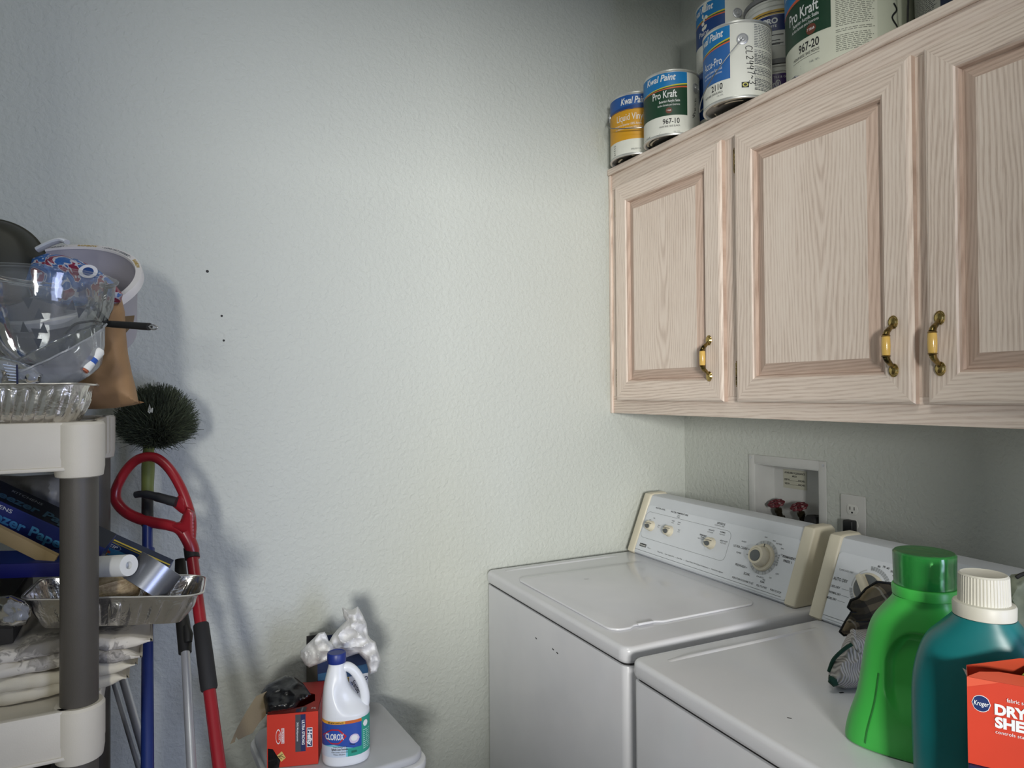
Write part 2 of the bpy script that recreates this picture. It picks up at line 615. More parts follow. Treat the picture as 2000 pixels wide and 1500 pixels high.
# ================================================================== ROOM
def quadbox(name, x0, x1, y0, y1, z0, z1, m):
    return struct(MB().box(x0, x1, y0, y1, z0, z1, m).build(name))
XL, YB, ZC = -2.78, -2.62, 3.02
quadbox('wall_back', XL - 0.1, 0.1, 0, 0.1, 0, ZC, WALL)
# right wall with the recess cut for the supply box (y -0.313..-0.533, z 0.98..1.218)
ry0, ry1, rz0, rz1 = -0.536, -0.309, 0.98, 1.218
mb = MB()
mb.box(0, 0.1, ry1, 0, 0, ZC, WALL); mb.box(0, 0.1, YB, ry0, 0, ZC, WALL)
mb.box(0, 0.1, ry0, ry1, 0, rz0, WALL); mb.box(0, 0.1, ry0, ry1, rz1, ZC, WALL)
mb.box(0.085, 0.1, ry0, ry1, rz0, rz1, WALL)
struct(mb.build('wall_right'))
quadbox('wall_left', XL - 0.1, XL, YB, 0, 0, ZC, WALL)
# front wall with the window the daylight comes through and the doorway beside it
wx0, wx1, wz0, wz1 = -2.33, -1.42, 1.12, 2.08
dx0, dx1, dz1 = -1.08, -0.30, 2.03
mb = MB()
mb.box(XL - 0.1, wx0, YB - 0.1, YB, 0, ZC, WALL); mb.box(wx1, dx0, YB - 0.1, YB, 0, ZC, WALL); mb.box(dx1, 0.1, YB - 0.1, YB, 0, ZC, WALL)
mb.box(wx0, wx1, YB - 0.1, YB, wz1, ZC, WALL); mb.box(wx0, wx1, YB - 0.1, YB, 0, wz0, WALL); mb.box(dx0, dx1, YB - 0.1, YB, dz1, ZC, WALL)
struct(mb.build('wall_front'))
mb = MB()
for x in (wx0 - 0.05, wx1): mb.box(x, x + 0.05, YB, YB + 0.012, wz0 - 0.05, wz1 + 0.05, WHITE, 0.003)
for z in (wz0 - 0.05, wz1): mb.box(wx0, wx1, YB, YB + 0.012, z, z + 0.05, WHITE, 0.003)
struct(mb.build('window_1'))
mb = MB()
for x in (dx0 - 0.055, dx1): mb.box(x, x + 0.055, YB, YB + 0.012, 0, dz1 + 0.055, WHITE, 0.004)
mb.box(dx0, dx1, YB, YB + 0.012, dz1, dz1 + 0.055, WHITE, 0.004)
struct(mb.build('door_1'))
FLOOR = NT('beige_vinyl_floor'); v_ = FLOOR.coord()
FLOOR.set(FLOOR.ramp(FLOOR.noise(v_, 9, 4), [(0.3, lin('#8e8676')), (0.7, lin('#a39a88'))]), 0.5); FLOOR = FLOOR.m
quadbox('floor', XL - 0.1, 0.1, -6.6, 0.1, -0.1, 0, FLOOR)
quadbox('ceiling', XL - 0.1, 0.1, YB - 0.1, 0.1, ZC, ZC + 0.1, WHITE)
mb = MB()
mb.box(XL, 0, -0.014, -0.0, 0, 0.085, WHITE, 0.003)
struct(mb.build('baseboard_back'))
# bare nail holes left in the plain wall
for px, py, r_ in ((405, 530, 0.0035), (433, 617, 0.0028), (437, 665, 0.0028)):
    d = CF + CR * ((px - 1000) / FPX) - CU * ((py - 750) / FPX)
    P = CP + d * (-CP.y / d.y)
    mb = MB()
    mb.lathe([(0.0, 0.0), (r_, 0.0), (r_ * 0.8, 0.0012), (0.0, 0.0016)], DARK, 12, Matrix.Translation((P.x, -0.0001, P.z)) @ Matrix.Rotation(pi / 2, 4, 'X'))
    o = mb.build('screw_hole', loc=(P.x, 0, P.z))
    tag(o, {530: 'topmost of the three screw holes, set left of the other two', 617: 'upper of two dark screw holes in the plain wall', 665: 'lower of two dark screw holes in the plain wall'}[py], 'screw hole', None)

# ================================================================== WALL CABINET
ZB, ZT, CX = 1.3684, 2.1561, -0.308
CL = -1.53
cab = empty('wall_cabinet', 'bleached oak wall cabinet with brass and ceramic pulls above the washer and dryer', 'cabinet', (0, 0, ZB))
def cz(z): return z - ZB
mb = MB()
mb.box(CX + 0.02, -0.001, CL, -0.002, cz(ZB) + 0.012, cz(ZT) - 0.012, W_V)
mb.box(CX + 0.02, -0.001, CL, -0.002, cz(ZT) - 0.03, cz(ZT) - 0.001, W_H)
mb.build('carcass', cab)
mb = MB()
mb.box(CX, CX + 0.02, CL, -0.001, 0, 0.055, W_H, 0.0015)
mb.box(CX, CX + 0.02, CL, -0.001, cz(ZT) - 0.07, cz(ZT), W_H, 0.0015)
for y0, y1 in ((-0.06, -0.001), (-0.585, -0.47), (-1.06, -0.965), (CL, -1.44)):
    mb.box(CX + 0.0006, CX + 0.0195, y0, y1, 0.055, cz(ZT) - 0.07, W_V)
mb.build('face_frame', cab)
# moulding strip along the top edge and the scribe strip at the left end
mb = MB()
mb.box(CX - 0.011, CX, CL, -0.001, cz(ZT) - 0.02, cz(ZT) + 0.001, W_H, 0.004, 3)
mb.build('top_moulding', cab)
mb = MB()
mb.box(CX - 0.006, CX + 0.001, -0.012, -0.001, 0, cz(ZT) - 0.02, W_V, 0.002)
mb.build('scribe_moulding', cab)

def cabinet_door(y_hi, y_lo, k, hinge_left, hy):
    z0, z1 = cz(1.4095), cz(2.0885)
    xf, xb = -0.327, CX - 0.0002
    fw = 0.066
    mb = MB()
    # mitred frame with a moulded inner and outer edge
    prof = [(0.0, xb), (0.0, xf + 0.007), (0.004, xf + 0.002), (0.009, xf), (fw - 0.010, xf), (fw - 0.007, xf + 0.003), (fw - 0.003, xf + 0.0045), (fw, xf + 0.0135)]
    cs = [(y_hi, z1, -1, -1), (y_lo, z1, 1, -1), (y_lo, z0, 1, 1), (y_hi, z0, -1, 1)]
    ring = [[(x, y + sy * d, z + sz * d) for (d, x) in prof] for (y, z, sy, sz) in cs]
    n = len(prof)
    for e in range(4):
        A, B = ring[e], ring[(e + 1) % 4]
        for i in range(n - 1):
            hor = e in (0, 2)
            m = (W_H if hor else W_V) if 0 < i < n - 3 else (W_EH if hor else W_E)
            mb.add([A[i], A[i + 1], B[i + 1], B[i]], [(0, 1, 2, 3)], m)
    mb.add([(xb, y_hi, z0), (xb, y_lo, z0), (xb, y_lo, z1), (xb, y_hi, z1)], [(0, 1, 2, 3)], W_V)
    d = mb.build('door', cab)
    # raised panel with sloping border
    mb = MB()
    a0, a1, c0, c1 = y_hi - fw, y_lo + fw, z0 + fw, z1 - fw
    bs = [(0.0, xf + 0.0125), (0.004, xf + 0.012), (0.024, xf + 0.0045), (0.027, xf + 0.0030)]
    R = [[(x, a0 - d_, c1 - d_), (x, a1 + d_, c1 - d_), (x, a1 + d_, c0 + d_), (x, a0 - d_, c0 + d_)] for d_, x in bs]
    for i in range(len(bs) - 1):
        for e in range(4):
            mb.add([R[i][e], R[i + 1][e], R[i + 1][(e + 1) % 4], R[i][(e + 1) % 4]], [(0, 1, 2, 3)], W_EH if e in (0, 2) else W_E)
    mb.add(R[-1], [(0, 1, 2, 3)], W_P[k])
    mb.build('door_panel', d)
    # hinges
    if hinge_left:
        for zz in ((2.0225, 1.4800)):
            mb = MB()
            yh = y_hi + 0.0055
            for q in range(5):
                mb.lathe([(0.0032, 0), (0.0036, 0.0015), (0.0036, 0.0095), (0.0032, 0.011)], BRASS, 10, Matrix.Translation((xf + 0.012, yh, cz(zz) - 0.0285 + q * 0.0115)))
            mb.lathe([(0.001, -0.004), (0.0028, -0.003), (0.0015, 0)], BRASS, 8, Matrix.Translation((xf + 0.012, yh, cz(zz) - 0.0285)))
            mb.lathe([(0.0015, 0), (0.0028, 0.003), (0.001, 0.004)], BRASS, 8, Matrix.Translation((xf + 0.012, yh, cz(zz) + 0.0290)))
            mb.box(CX - 0.0016, CX - 0.0002, yh - 0.003, yh + 0.006, cz(zz) - 0.026, cz(zz) + 0.026, BRASS)
            mb.build('hinge', d)
    # pull: two domed rosettes, S arms and a ceramic barrel
    zc = cz(1.5235)
    for sgn in (1, -1):
        mb = MB()
        M = Matrix.Translation((xf, hy, zc + sgn * 0.0475)) @ Matrix.Rotation(-pi / 2, 4, 'Y') @ Matrix.Diagonal((1.3, 1.0, 1.0, 1.0))
        mb.lathe([(0.0095, 0), (0.0105, 0.0015), (0.0092, 0.0032), (0.0082, 0.003), (0.0065, 0.0055), (0.0, 0.0068)], BRASSL, 24, M)
        P = smooth_path([(xf - 0.004, hy, zc + sgn * 0.043), (xf - 0.008, hy, zc + sgn * 0.038), (xf - 0.014, hy, zc + sgn * 0.033), (xf - 0.021, hy, zc + sgn * 0.0275), (xf - 0.024, hy, zc + sgn * 0.021)], 5)
        mb.tube(P, [0.0035 + 0.0035 * (i / len(P)) for i in range(len(P))], BRASS, 12)
        mb.lathe([(0.0075, 0), (0.0088, 0.0012), (0.0075, 0.0026), (0.006, 0.0034)] if sgn > 0 else [(0.006, -0.0034), (0.0075, -0.0026), (0.0088, -0.0012), (0.0075, 0)], BRASS, 20, Matrix.Translation((xf - 0.0245, hy, zc + sgn * 0.0185)))
        mb.build('pull_bracket', d, label='aged brass arm and domed rosette of the pull')
    mb = MB()
    mb.lathe([(0.0070, -0.0188), (0.0078, -0.015), (0.0083, 0), (0.0078, 0.015), (0.0070, 0.0188)], CERAMIC, 24, Matrix.Translation((xf - 0.0245, hy, zc)))
    mb.build('ceramic_grip', d, label='mustard yellow glazed barrel of the pull')
cabinet_door(-0.048, -0.503, 0, True, -0.4585)
cabinet_door(-0.548, -1.001, 1, True, -0.9625)
cabinet_door(-1.026, -1.479, 2, False, -1.0525)

# ================================================================== SUPPLY BOX, VALVES, OUTLET
sb = empty('supply_box', 'white plastic washer supply box recessed in the wall above the washer', 'utility box', (0, -0.4225, 1.09))
L0 = Vector((0, -0.4225, 1.09))
def lb(mb_, x0, x1, y0, y1, z0, z1, m, bev=0): mb_.box(x0, x1, y0 - L0.y, y1 - L0.y, z0 - L0.z, z1 - L0.z, m, bev)
mb = MB()
BOXW = plain('#c4c5c3', 0.45)
lb(mb, -0.004, -0.0005, -0.5585, ry0 + 0.001, 0.96, 1.243, BOXW, 0.0015)
lb(mb, -0.004, -0.0005, ry1 - 0.001, -0.287, 0.96, 1.243, BOXW, 0.0015)
lb(mb, -0.004, -0.0005, ry0, ry1, rz1 - 0.001, 1.243, BOXW, 0.0015)
lb(mb, -0.004, -0.0005, ry0, ry1, 0.96, rz0 + 0.001, BOXW, 0.0015)
for y, z in ((-0.295, 1.234), (-0.550, 1.232)):
    mb.lathe([(0.004, -0.0005), (0.004, 0.001), (0.0, 0.0018)], STEEL, 12, Matrix.Translation((-0.004, y - L0.y, z - L0.z)) @ Matrix.Rotation(-pi / 2, 4, 'Y'))
mb.build('flange', sb)
mb = MB()
lb(mb, 0.0802, 0.0835, ry0 + 0.002, ry1 - 0.002, rz0 + 0.002, rz1 - 0.002, BOXW)
lb(mb, -0.002, 0.08, ry0 + 0.001, ry0 + 0.003, rz0 + 0.002, rz1 - 0.002, BOXW)
lb(mb, -0.002, 0.08, ry1 - 0.003, ry1 - 0.001, rz0 + 0.002, rz1 - 0.002, BOXW)
lb(mb, -0.002, 0.08, ry0 + 0.003, ry1 - 0.003, rz0 + 0.001, rz0 + 0.003, BOXW)
lb(mb, -0.002, 0.08, ry0 + 0.003, ry1 - 0.003, rz1 - 0.003, rz1 - 0.001, BOXW)
mb.build('inner_box', sb)
mb = MB()
D = Dec(mb, flat_map((0.0798, -0.348 - L0.y, 1.146 - L0.z), (0, -1, 0), (0, 0, 1), (-1, 0, 0)))
D.rect(-0.002, 0.082, -0.004, 0.052, plain('#b9b8a8', 0.6))
D.text('AVAILABLE CLEARANCE', 0.003, 0.040, 0.0055, INK, 0.073, bold=0.02)
D.text('AREA', 0.030, 0.0305, 0.0052, INK, 0.018, bold=0.02)
D.text('DEPTH', 0.003, 0.019, 0.0052, INK, 0.018, bold=0.02); D.rect(0.022, 0.052, 0.019, 0.0197, INK, 0.0006); D.text('INCHES', 0.053, 0.019, 0.0052, INK, 0.023, bold=0.02)
D.text('WIDTH', 0.003, 0.007, 0.0052, INK, 0.018, bold=0.02); D.rect(0.022, 0.052, 0.007, 0.0077, INK, 0.0006); D.text('INCHES', 0.053, 0.007, 0.0052, INK, 0.023, bold=0.02)
mb.build('sticker', sb, label='printed clearance sticker')
REDV = plain('#5a1822', 0.5)
for y, z in ((-0.3725 + 0.016, 1.098), (-0.452 + 0.014, 1.100)):
    x = 0.035
    M = Matrix.Translation((x, y - L0.y, z - L0.z)) @ Matrix.Rotation(rad(-22), 4, 'Y')
    mb = MB()
    n = 48
    def rf(a): return 0.0200 + 0.0020 * cos(8 * a)
    P = [(rf(2 * pi * k / n) * cos(2 * pi * k / n), rf(2 * pi * k / n) * sin(2 * pi * k / n), 0) for k in range(n)]
    mb.tube(P, 0.0040, REDV, 8, True, M)
    for k in range(4):
        a = pi / 4 + k * pi / 2
        mb.tube([(0.004 * cos(a), 0.004 * sin(a), 0.002), (0.019 * cos(a), 0.019 * sin(a), 0)], 0.0028, REDV, 8, False, M)
    mb.lathe([(0.0065, -0.003), (0.0065, 0.004), (0.003, 0.006), (0, 0.006)], REDV, 16, M)
    hnd = mb.build('valve_handle', sb, label='dark red wheel handle')
    mb = MB()
    mb.lathe([(0.011, -0.080), (0.011, -0.060), (0.014, -0.058), (0.014, -0.046), (0.009, -0.044), (0.009, -0.030), (0.011, -0.028), (0.011, -0.018), (0.0045, -0.016), (0.0045, -0.003)], plain('#4a4232', 0.35, 0.8), 20, M)
    mb.tube([(0, 0, -0.05), (-0.03, 0, -0.055), (-0.045, 0, -0.08)], 0.010, plain('#4a4232', 0.35, 0.8), 12, False, M)
    mb.build('valve_body', sb)
mb = MB()
M = Matrix.Translation((0.03, -0.5065 + 0.014 - L0.y, 1.083 - L0.z))
mb.lathe([(0.027, -0.10), (0.027, -0.02), (0.0255, -0.008), (0.019, 0.0), (0.0, 0.003)], plain('#1b1c1f', 0.6), 24, M)
mb.build('drain_hose', sb, label='black drain hose end')

ou = empty('wall_outlet', 'white duplex wall outlet with a black plug in its lower socket', 'outlet', (0, -0.638, 1.105))
mb = MB()
mb.prism(rrect(-0.0355, 0.0355, -0.0575, 0.0575, 0.004, 3), 0.0005, 0.0055, plain('#d2d2cf', 0.4), 0.0018, Matrix.Rotation(-pi / 2, 4, 'Y') @ Matrix.Rotation(pi / 2, 4, 'Z'))
mb.build('cover_plate', ou)
for dz in (0.0195, -0.0195):
    mb = MB()
    pts = []
    for k in range(32):
        a = 2 * pi * k / 32
        pts.append((0.0165 * cos(a), max(-0.0135, min(0.0135, 0.0165 * sin(a))) + dz))
    MM = Matrix.Rotation(-pi / 2, 4, 'Y') @ Matrix.Rotation(pi / 2, 4, 'Z')
    MM = Matrix(((0, 0, -1, 0), (-1, 0, 0, 0), (0, 1, 0, 0), (0, 0, 0, 1)))
    mb.prism(pts, 0.005, 0.0075, plain('#dadad6', 0.35), 0.0006, MM)
    for s_ in (-1, 1): mb.box(-0.0078, -0.0073, -s_ * 0.006 - 0.0011, -s_ * 0.006 + 0.0011, dz - 0.001, dz + 0.0075, DARK)
    mb.lathe([(0.0026, 0.0073), (0.0026, 0.0078)], DARK, 12, MM @ Matrix.Translation((0, dz - 0.0075, 0)))
    mb.build('socket', ou)
mb = MB()
mb.box(-0.030, -0.0079, -0.015, 0.013, -0.040, -0.006, plain('#15161a', 0.45), 0.004, 3)
o = MB(); o.v = [(x, y - 0.638 + 0.0, z + 1.105) for x, y, z in mb.v]; o.f, o.mi, o.sm, o.mats = mb.f, mb.mi, mb.sm, mb.mats
o.tube(smooth_path([(-0.02, -0.641, 1.07), (-0.022, -0.645, 1.04), (-0.03, -0.66, 0.95), (-0.03, -0.68, 0.8)], 5), 0.0035, plain('#15161a', 0.45), 8)
tag(o.build('power_plug', loc=(-0.02, -0.638, 1.08)), 'black power plug pushed into the lower socket of the outlet', 'plug')

# ================================================================== WASHER AND DRYER
def text_dec(mb, org, s_dir, up):
    return Dec(mb, flat_map(org, s_dir, up, None))

CONX0, CONX1, CONH = 0.50, 0.575, 0.18
def machine(name, label, cat, loc, rotz, width, dryer):
    t = empty(name, label, cat, loc, rotz)
    Wd = width
    # body: cabinet shell with rounded vertical edges, local x depth, y = -width
    mb = MB()
    mb.prism(rrect(0.004, 0.655, -Wd + 0.004, -0.004, 0.016), 0.02, 0.8865, APPL, 0.003, None, 2, False)
    mb.box(0.03, 0.6, -Wd + 0.03, -0.03, 0.0, 0.03, DARK)
    mb.build('body_panel', t)
    mb = MB()
    mb.prism(rrect(0.009, 0.65, -Wd + 0.009, -0.009, 0.014), 0.8866, 0.8905, DARK)
    mb.build('seam_gasket', t)
    mb = MB()
    mb.prism(rrect(0.0, 0.66, -Wd, 0.0, 0.024, 8), 0.8905, 0.925, APPL, 0.010, None, 4)
    # shallow pressed beads on the deck
    def bead(x0, x1, y, wd=0.007):
        mb.grid(9, 9, lambda u, v: (x0 + (x1 - x0) * u, y + wd * (v * 2 - 1), 0.9249 + 0.0028 * sin(pi * v) * min(1, 8 * sin(pi * u))), APPL)
    if dryer:
        bead(0.055, 0.46, -0.045)
    else:
        bead(0.045, 0.44, -0.038)
    mb.build('top_deck', t)
    if not dryer:
        # lid with finger notch on the right
        out = []
        base = rrect(0.032, 0.452, -0.598, -0.135, 0.030, 8)
        for p in base: out.append(p)
        # notch on the y=-0.598 side
        k = max(range(len(out)), key=lambda i: (out[i][1] < -0.597) * 10 - abs(out[i][0] - 0.062))
        notch = []
        for (x, dy) in ((0.078, 0), (0.086, 0.004), (0.092, 0.008), (0.150, 0.008), (0.158, 0.004), (0.166, 0)):
            notch.append((x, -0.598 + dy))
        # the outline runs counter-clockwise: bottom side (y min) goes from x small to x large
        i0 = max(i for i in range(len(out)) if out[i][0] < 0.07 and abs(out[i][1] + 0.598) < 1e-6)
        out = out[:i0 + 1] + notch + out[i0 + 1:]
        mb = MB()
        mb.prism(out, 0.9252, 0.9305, APPL, 0.0022, None, 3)
        mb.box(0.10, 0.142, -0.5965, -0.5905, 0.9285, 0.9335, APPL, 0.0018)
        lid = mb.build('lid', t)
        mb = MB()
        D = Dec(mb, flat_map((0, 0, 0.9306), (1, 0, 0), (0, 1, 0)))
        D.line([(0.19, -0.232), (0.196, -0.236), (0.203, -0.237)], 0.003, GREYINK, 0.0001)
        mb.build('scratch', lid)
    else:
        mb = MB()
        D = Dec(mb, flat_map((0, 0, 0.9252), (1, 0, 0), (0, 1, 0)))
        D.line([(0.228, -0.285), (0.236, -0.287)], 0.004, INK, 0.0001)
        mb.build('chip_mark', t)
        mb = MB()
        D = Dec(mb, flat_map((0, 0, 0.9252), (1, 0, 0), (0, 1, 0)))
        D.line([(0.08, -0.31), (0.084, -0.315)], 0.0025, INK, 0.0001)
        mb.build('chip_mark', t)
    # front panel chips
    if not dryer:
        for u, z in ((0.30, 0.825), (0.385, 0.826), (0.405, 0.824)):
            mb = MB()
            D = Dec(mb, flat_map((0.004, 0, 0), (0, -1, 0), (0, 0, 1), (-1, 0, 0)))
            D.line([(u, z), (u + 0.008, z - 0.001)], 0.003, INK, 0.0003)
            mb.build('chip_mark', t)
    # ---- console
    sx = 0.0
    x0, x1, zb, h = CONX0, CONX1, 0.9255, CONH
    L = Wd - 0.025 + (0.014 if dryer else 0)
    up = Vector((x1 - x0, 0, h)); Ls = up.length; up.normalize()
    sd = Vector((0, -1, 0)); nrm = sd.cross(up)
    if nrm.x > 0: nrm = -nrm
    s0 = -0.014 if dryer else 0.004
    prof = [(x0 + 0.006, zb), (x0, zb + 0.006), (x1 - 0.006, zb + h - 0.010), (x1 - 0.002, zb + h - 0.003), (x1 + 0.006, zb + h), (x1 + 0.050, zb + h), (x1 + 0.062, zb + h - 0.01), (x1 + 0.068, zb)]
    def extr(mb_, a, b, m, grow=0.0, pf=prof, bev=0.005):
        bmn = bmesh.new()
        cx_ = sum(p[0] for p in pf) / len(pf); cz_ = sum(p[1] for p in pf) / len(pf)
        vs = [bmn.verts.new((p[0] + (grow if p[0] > cx_ else -grow), -a, p[1] + (grow if p[1] > cz_ else 0))) for p in pf]
        f = bmn.faces.new(vs)
        r = bmesh.ops.extrude_face_region(bmn, geom=[f])
        for e in r['geom']:
            if isinstance(e, bmesh.types.BMVert): e.co.y = -b
        bmesh.ops.recalc_face_normals(bmn, faces=bmn.faces[:])
        if bev:
            ed = [e for e in bmn.edges if abs(e.verts[0].co.y - e.verts[1].co.y) < 1e-7]
            bmesh.ops.bevel(bmn, geom=ed, offset=bev, segments=3, affect='EDGES', profile=0.5)
        mb_.bm(bmn, m, False)
    mb = MB()
    extr(mb, s0 + 0.030, s0 + L - 0.030, PANEL2, 0, prof, 0)
    mb.build('console', t)
    for a, b in ((s0, s0 + 0.034), (s0 + L - 0.034, s0 + L)):
        mb = MB()
        extr(mb, a, b, BEIGE, 0.0045, prof, 0.006)
        mb.build('console_end_cap', t, label='aged cream plastic console end')
    # face sheet
    mb = MB()
    org = Vector((x0, -s0, zb)) + nrm * 0.0015
    D = Dec(mb, flat_map(org, sd, up, nrm))
    # sheet with rounded right corners, lip band on top
    pts = [(p[0], p[1]) for p in rrect(0.036, L - 0.030, 0.010, 0.160, 0.010, 4)]
    b_ = bmesh.new()
    vs = [b_.verts.new(D.fn(u, v, 0.0005)) for u, v in pts]; f_ = b_.faces.new(vs)
    r = bmesh.ops.extrude_face_region(b_, geom=[f_])
    for e in r['geom']:
        if isinstance(e, bmesh.types.BMVert): e.co += nrm * 0.0022
    bmesh.ops.recalc_face_normals(b_, faces=b_.faces[:])
    mb.bm(b_, PANEL)
    D = Dec(mb, flat_map(org + nrm * 0.0027, sd, up, nrm))
    so = 0.016 if dryer else 0.0
    def T(txt, s, tt, h_, wd, m=INK, bold=0.0, al='L'): s += so; D.text(txt, s, tt, h_, m, wd, off=0.0004, bold=bold, align=al)
    D.line([(0.036, 0.0155), (L - 0.045, 0.0155)], 0.0012, GREYINK, 0.0003)
    if not dryer:
        fr = rrect(0.040, 0.409, 0.056, 0.139, 0.016, 6)
        D.line(fr + [fr[0], fr[1]], 0.0008, GREYINK, 0.0003)
        T('WATER LEVEL', 0.073, 0.1535, 0.0045, 0.047, INK, 0.015)
        T('WATER TEMPERATURE', 0.146, 0.1525, 0.0050, 0.079, INK, 0.015)
        T('WASH', 0.180, 0.1465, 0.0028, 0.012); T('RINSE', 0.180, 0.1418, 0.0028, 0.012)
        T('SPEEDS', 0.346, 0.1510, 0.0058, 0.031, INK, 0.015)
        T('AGITATION / SPIN', 0.339, 0.1455, 0.0030, 0.037)
        T('LOW', 0.060, 0.113, 0.0030, 0.010); T('MED', 0.078, 0.121, 0.0030, 0.008); T('HIGH', 0.108, 0.103, 0.0032, 0.011); T('FULL', 0.108, 0.098, 0.0028, 0.009)
        for s_, a, b in ((0.163, 'WARM', 'COLD'), (0.190, 'WARM', 'WARM')): T(a, s_, 0.127, 0.0034, 0.013); T(b, s_, 0.1215, 0.0030, 0.011)
        T('COLD', 0.138, 0.109, 0.0032, 0.012); T('COLD', 0.138, 0.105, 0.0028, 0.011); T('HOT', 0.201, 0.105, 0.0036, 0.010); T('COLD', 0.201, 0.100, 0.0028, 0.010)
        T('DELICATE', 0.322, 0.128, 0.0040, 0.022, INK, 0.01); T('SLOW SLOW', 0.320, 0.122, 0.0030, 0.022)
        T('NORMAL', 0.366, 0.130, 0.0040, 0.021, INK, 0.01); T('FAST FAST', 0.366, 0.124, 0.0030, 0.021)
        T('PERMANENT', 0.294, 0.108, 0.0042, 0.027, INK, 0.02); T('PRESS', 0.300, 0.1025, 0.0040, 0.014); T('FAST SLOW', 0.290, 0.0975, 0.0034, 0.024)
        T('HEAVY DUTY', 0.375, 0.107, 0.0042, 0.028, INK, 0.01); T('FAST FAST', 0.378, 0.1015, 0.0034, 0.022)
        # maker's badge
        D.rect(0.052, 0.084, 0.0275, 0.0375, INK, 0.0003)
        T('Kenmore', 0.055, 0.0300, 0.0055, 0.026, WHITE, 0.02)
        T('70 Series', 0.092, 0.028, 0.0035, 0.016, GREYINK)
        x = 0.142
        for tx, a, wd in (('Heavy Duty', 0.142, 0.025), ('-', 0.172, 0.003), ('Super Capacity Plus', 0.178, 0.040), ('-', 0.223, 0.003), ('Quiet Pak', 0.230, 0.024), ('-', 0.260, 0.003), ('3 Speed Motor With 8 Speed Combinations', 0.269, 0.093), ('-', 0.366, 0.003), ('Dual Action Agitator', 0.374, 0.044)):
            T(tx, a, 0.0262, 0.0038, wd)
        T('ULTRA CLEAN', 0.427, 0.1025, 0.0062, 0.048, INK, 0.012); T('14', 0.478, 0.1035, 0.0040, 0.005)
        T('SHORT', 0.450, 0.120, 0.0036, 0.017); T('SUPER', 0.443, 0.088, 0.0044, 0.017); T('10', 0.478, 0.090, 0.0035, 0.005)
        T('PREWASH', 0.451, 0.0560, 0.0062, 0.035, INK, 0.012); T('4', 0.489, 0.057, 0.004, 0.003)
        T('SOAK', 0.486, 0.0405, 0.0064, 0.021, INK, 0.012)
        T('PERMANENT', 0.5895, 0.1085, 0.0060, 0.039, INK, 0.02); T('PRESS 1', 0.595, 0.0985, 0.0060, 0.025, INK, 0.02); T('10', 0.583, 0.112, 0.0040, 0.005)
        T('OFF', 0.520, 0.145, 0.0032, 0.009); T('RINSE', 0.548, 0.141, 0.0032, 0.009); T('EASY RINSE', 0.560, 0.136, 0.0038, 0.018); T('SPIN', 0.578, 0.127, 0.0034, 0.009)
        T('OFF', 0.583, 0.064, 0.0034, 0.010); T('OFF', 0.567, 0.050, 0.0034, 0.008); T('KNITS', 0.529, 0.044, 0.0040, 0.022); T('PRE', 0.550, 0.040, 0.0040, 0.008); T('SOAK', 0.544, 0.034, 0.0048, 0.014, INK, 0.02)
        T('PUSH & TURN CLOCKWISE TO SET', 0.453, 0.0225, 0.0048, 0.072, INK, 0.01)
        T('PULL TO START', 0.536, 0.0225, 0.0048, 0.033, INK, 0.01)
        T('PUSH TO STOP', 0.580, 0.0225, 0.0048, 0.033, INK, 0.01)
        knobs = ((0.079, 0.096), (0.167, 0.096), (0.346, 0.094))
        dial = (0.533, 0.095)
    else:
        T('AUTO DRY', 0.022, 0.0955, 0.0072, 0.036, INK, 0.012)
        T('CUPBOARD DRY', 0.030, 0.119, 0.0040, 0.036, GREYINK)
        T('LESS DRY', 0.021, 0.0790, 0.0048, 0.023, INK, 0.012); T('NORMAL DRY', 0.020, 0.0650, 0.0048, 0.030, INK, 0.012); T('MORE DRY', 0.018, 0.0520, 0.0048, 0.025, INK, 0.012)
        for a, tt in ((0.048, 0.081), (0.052, 0.067), (0.046, 0.054)): D.line([(a + 0.016, tt), (a + 0.034, tt)], 0.0007, GREYINK, 0.0003)
        T('TIMED DRY', 0.1545, 0.1330, 0.0072, 0.044, INK, 0.012)
        for nn_, a, tt in (('80', 0.117, 0.146), ('70', 0.128, 0.148), ('60', 0.137, 0.147), ('50', 0.147, 0.1425), ('40', 0.153, 0.1345)): T(nn_, a, tt, 0.0040, 0.006, INK, 0.02)
        T('OFF', 0.105, 0.138, 0.003, 0.005)
        knobs = ()
        dial = (0.126, 0.096)
    # dial scale rings
    r_ = 0.044 if not dryer else 0.042
    g1 = plain('#9b9fa3', 0.4); g2 = plain('#b7babd', 0.35)
    if not dryer:
        D.ring(dial[0], dial[1], r_ - 0.009, r_, g2, 0.0004)
        for k in range(36):
            a = rad(k * 10 + 4)
            if k % 3: D.ring(dial[0], dial[1], r_ - 0.008, r_ - 0.001, g1, 0.0006, 3, a, a + rad(7))
        for k in range(5): D.rect(0.576, 0.581, 0.084 + k * 0.006, 0.0885 + k * 0.006, g1, 0.0004)
    else:
        D.ring(dial[0], dial[1], r_ - 0.002, r_, g2, 0.0004, 30, rad(110), rad(185))
        for k in range(10):
            a = rad(30 + k * 7); D.ring(dial[0], dial[1], r_ - 0.002, r_ + 0.007, g1, 0.0004, 3, a, a + rad(5.5))
        for k in range(7):
            a = rad(190 + k * 8); D.ring(dial[0], dial[1], r_ - 0.004, r_ + 0.003, g1, 0.0004, 3, a, a + rad(6.5))
    mb.build('control_panel', t, label='white printed control panel sheet')
    # local frame of the face for knobs
    def faceM(s, tt, off=0.0):
        o_ = org + sd * s + up * tt + nrm * (0.0027 + off)
        yv = up; xv = yv.cross(nrm)
        return Matrix(((xv.x, yv.x, nrm.x, o_.x), (xv.y, yv.y, nrm.y, o_.y), (xv.z, yv.z, nrm.z, o_.z), (0, 0, 0, 1)))
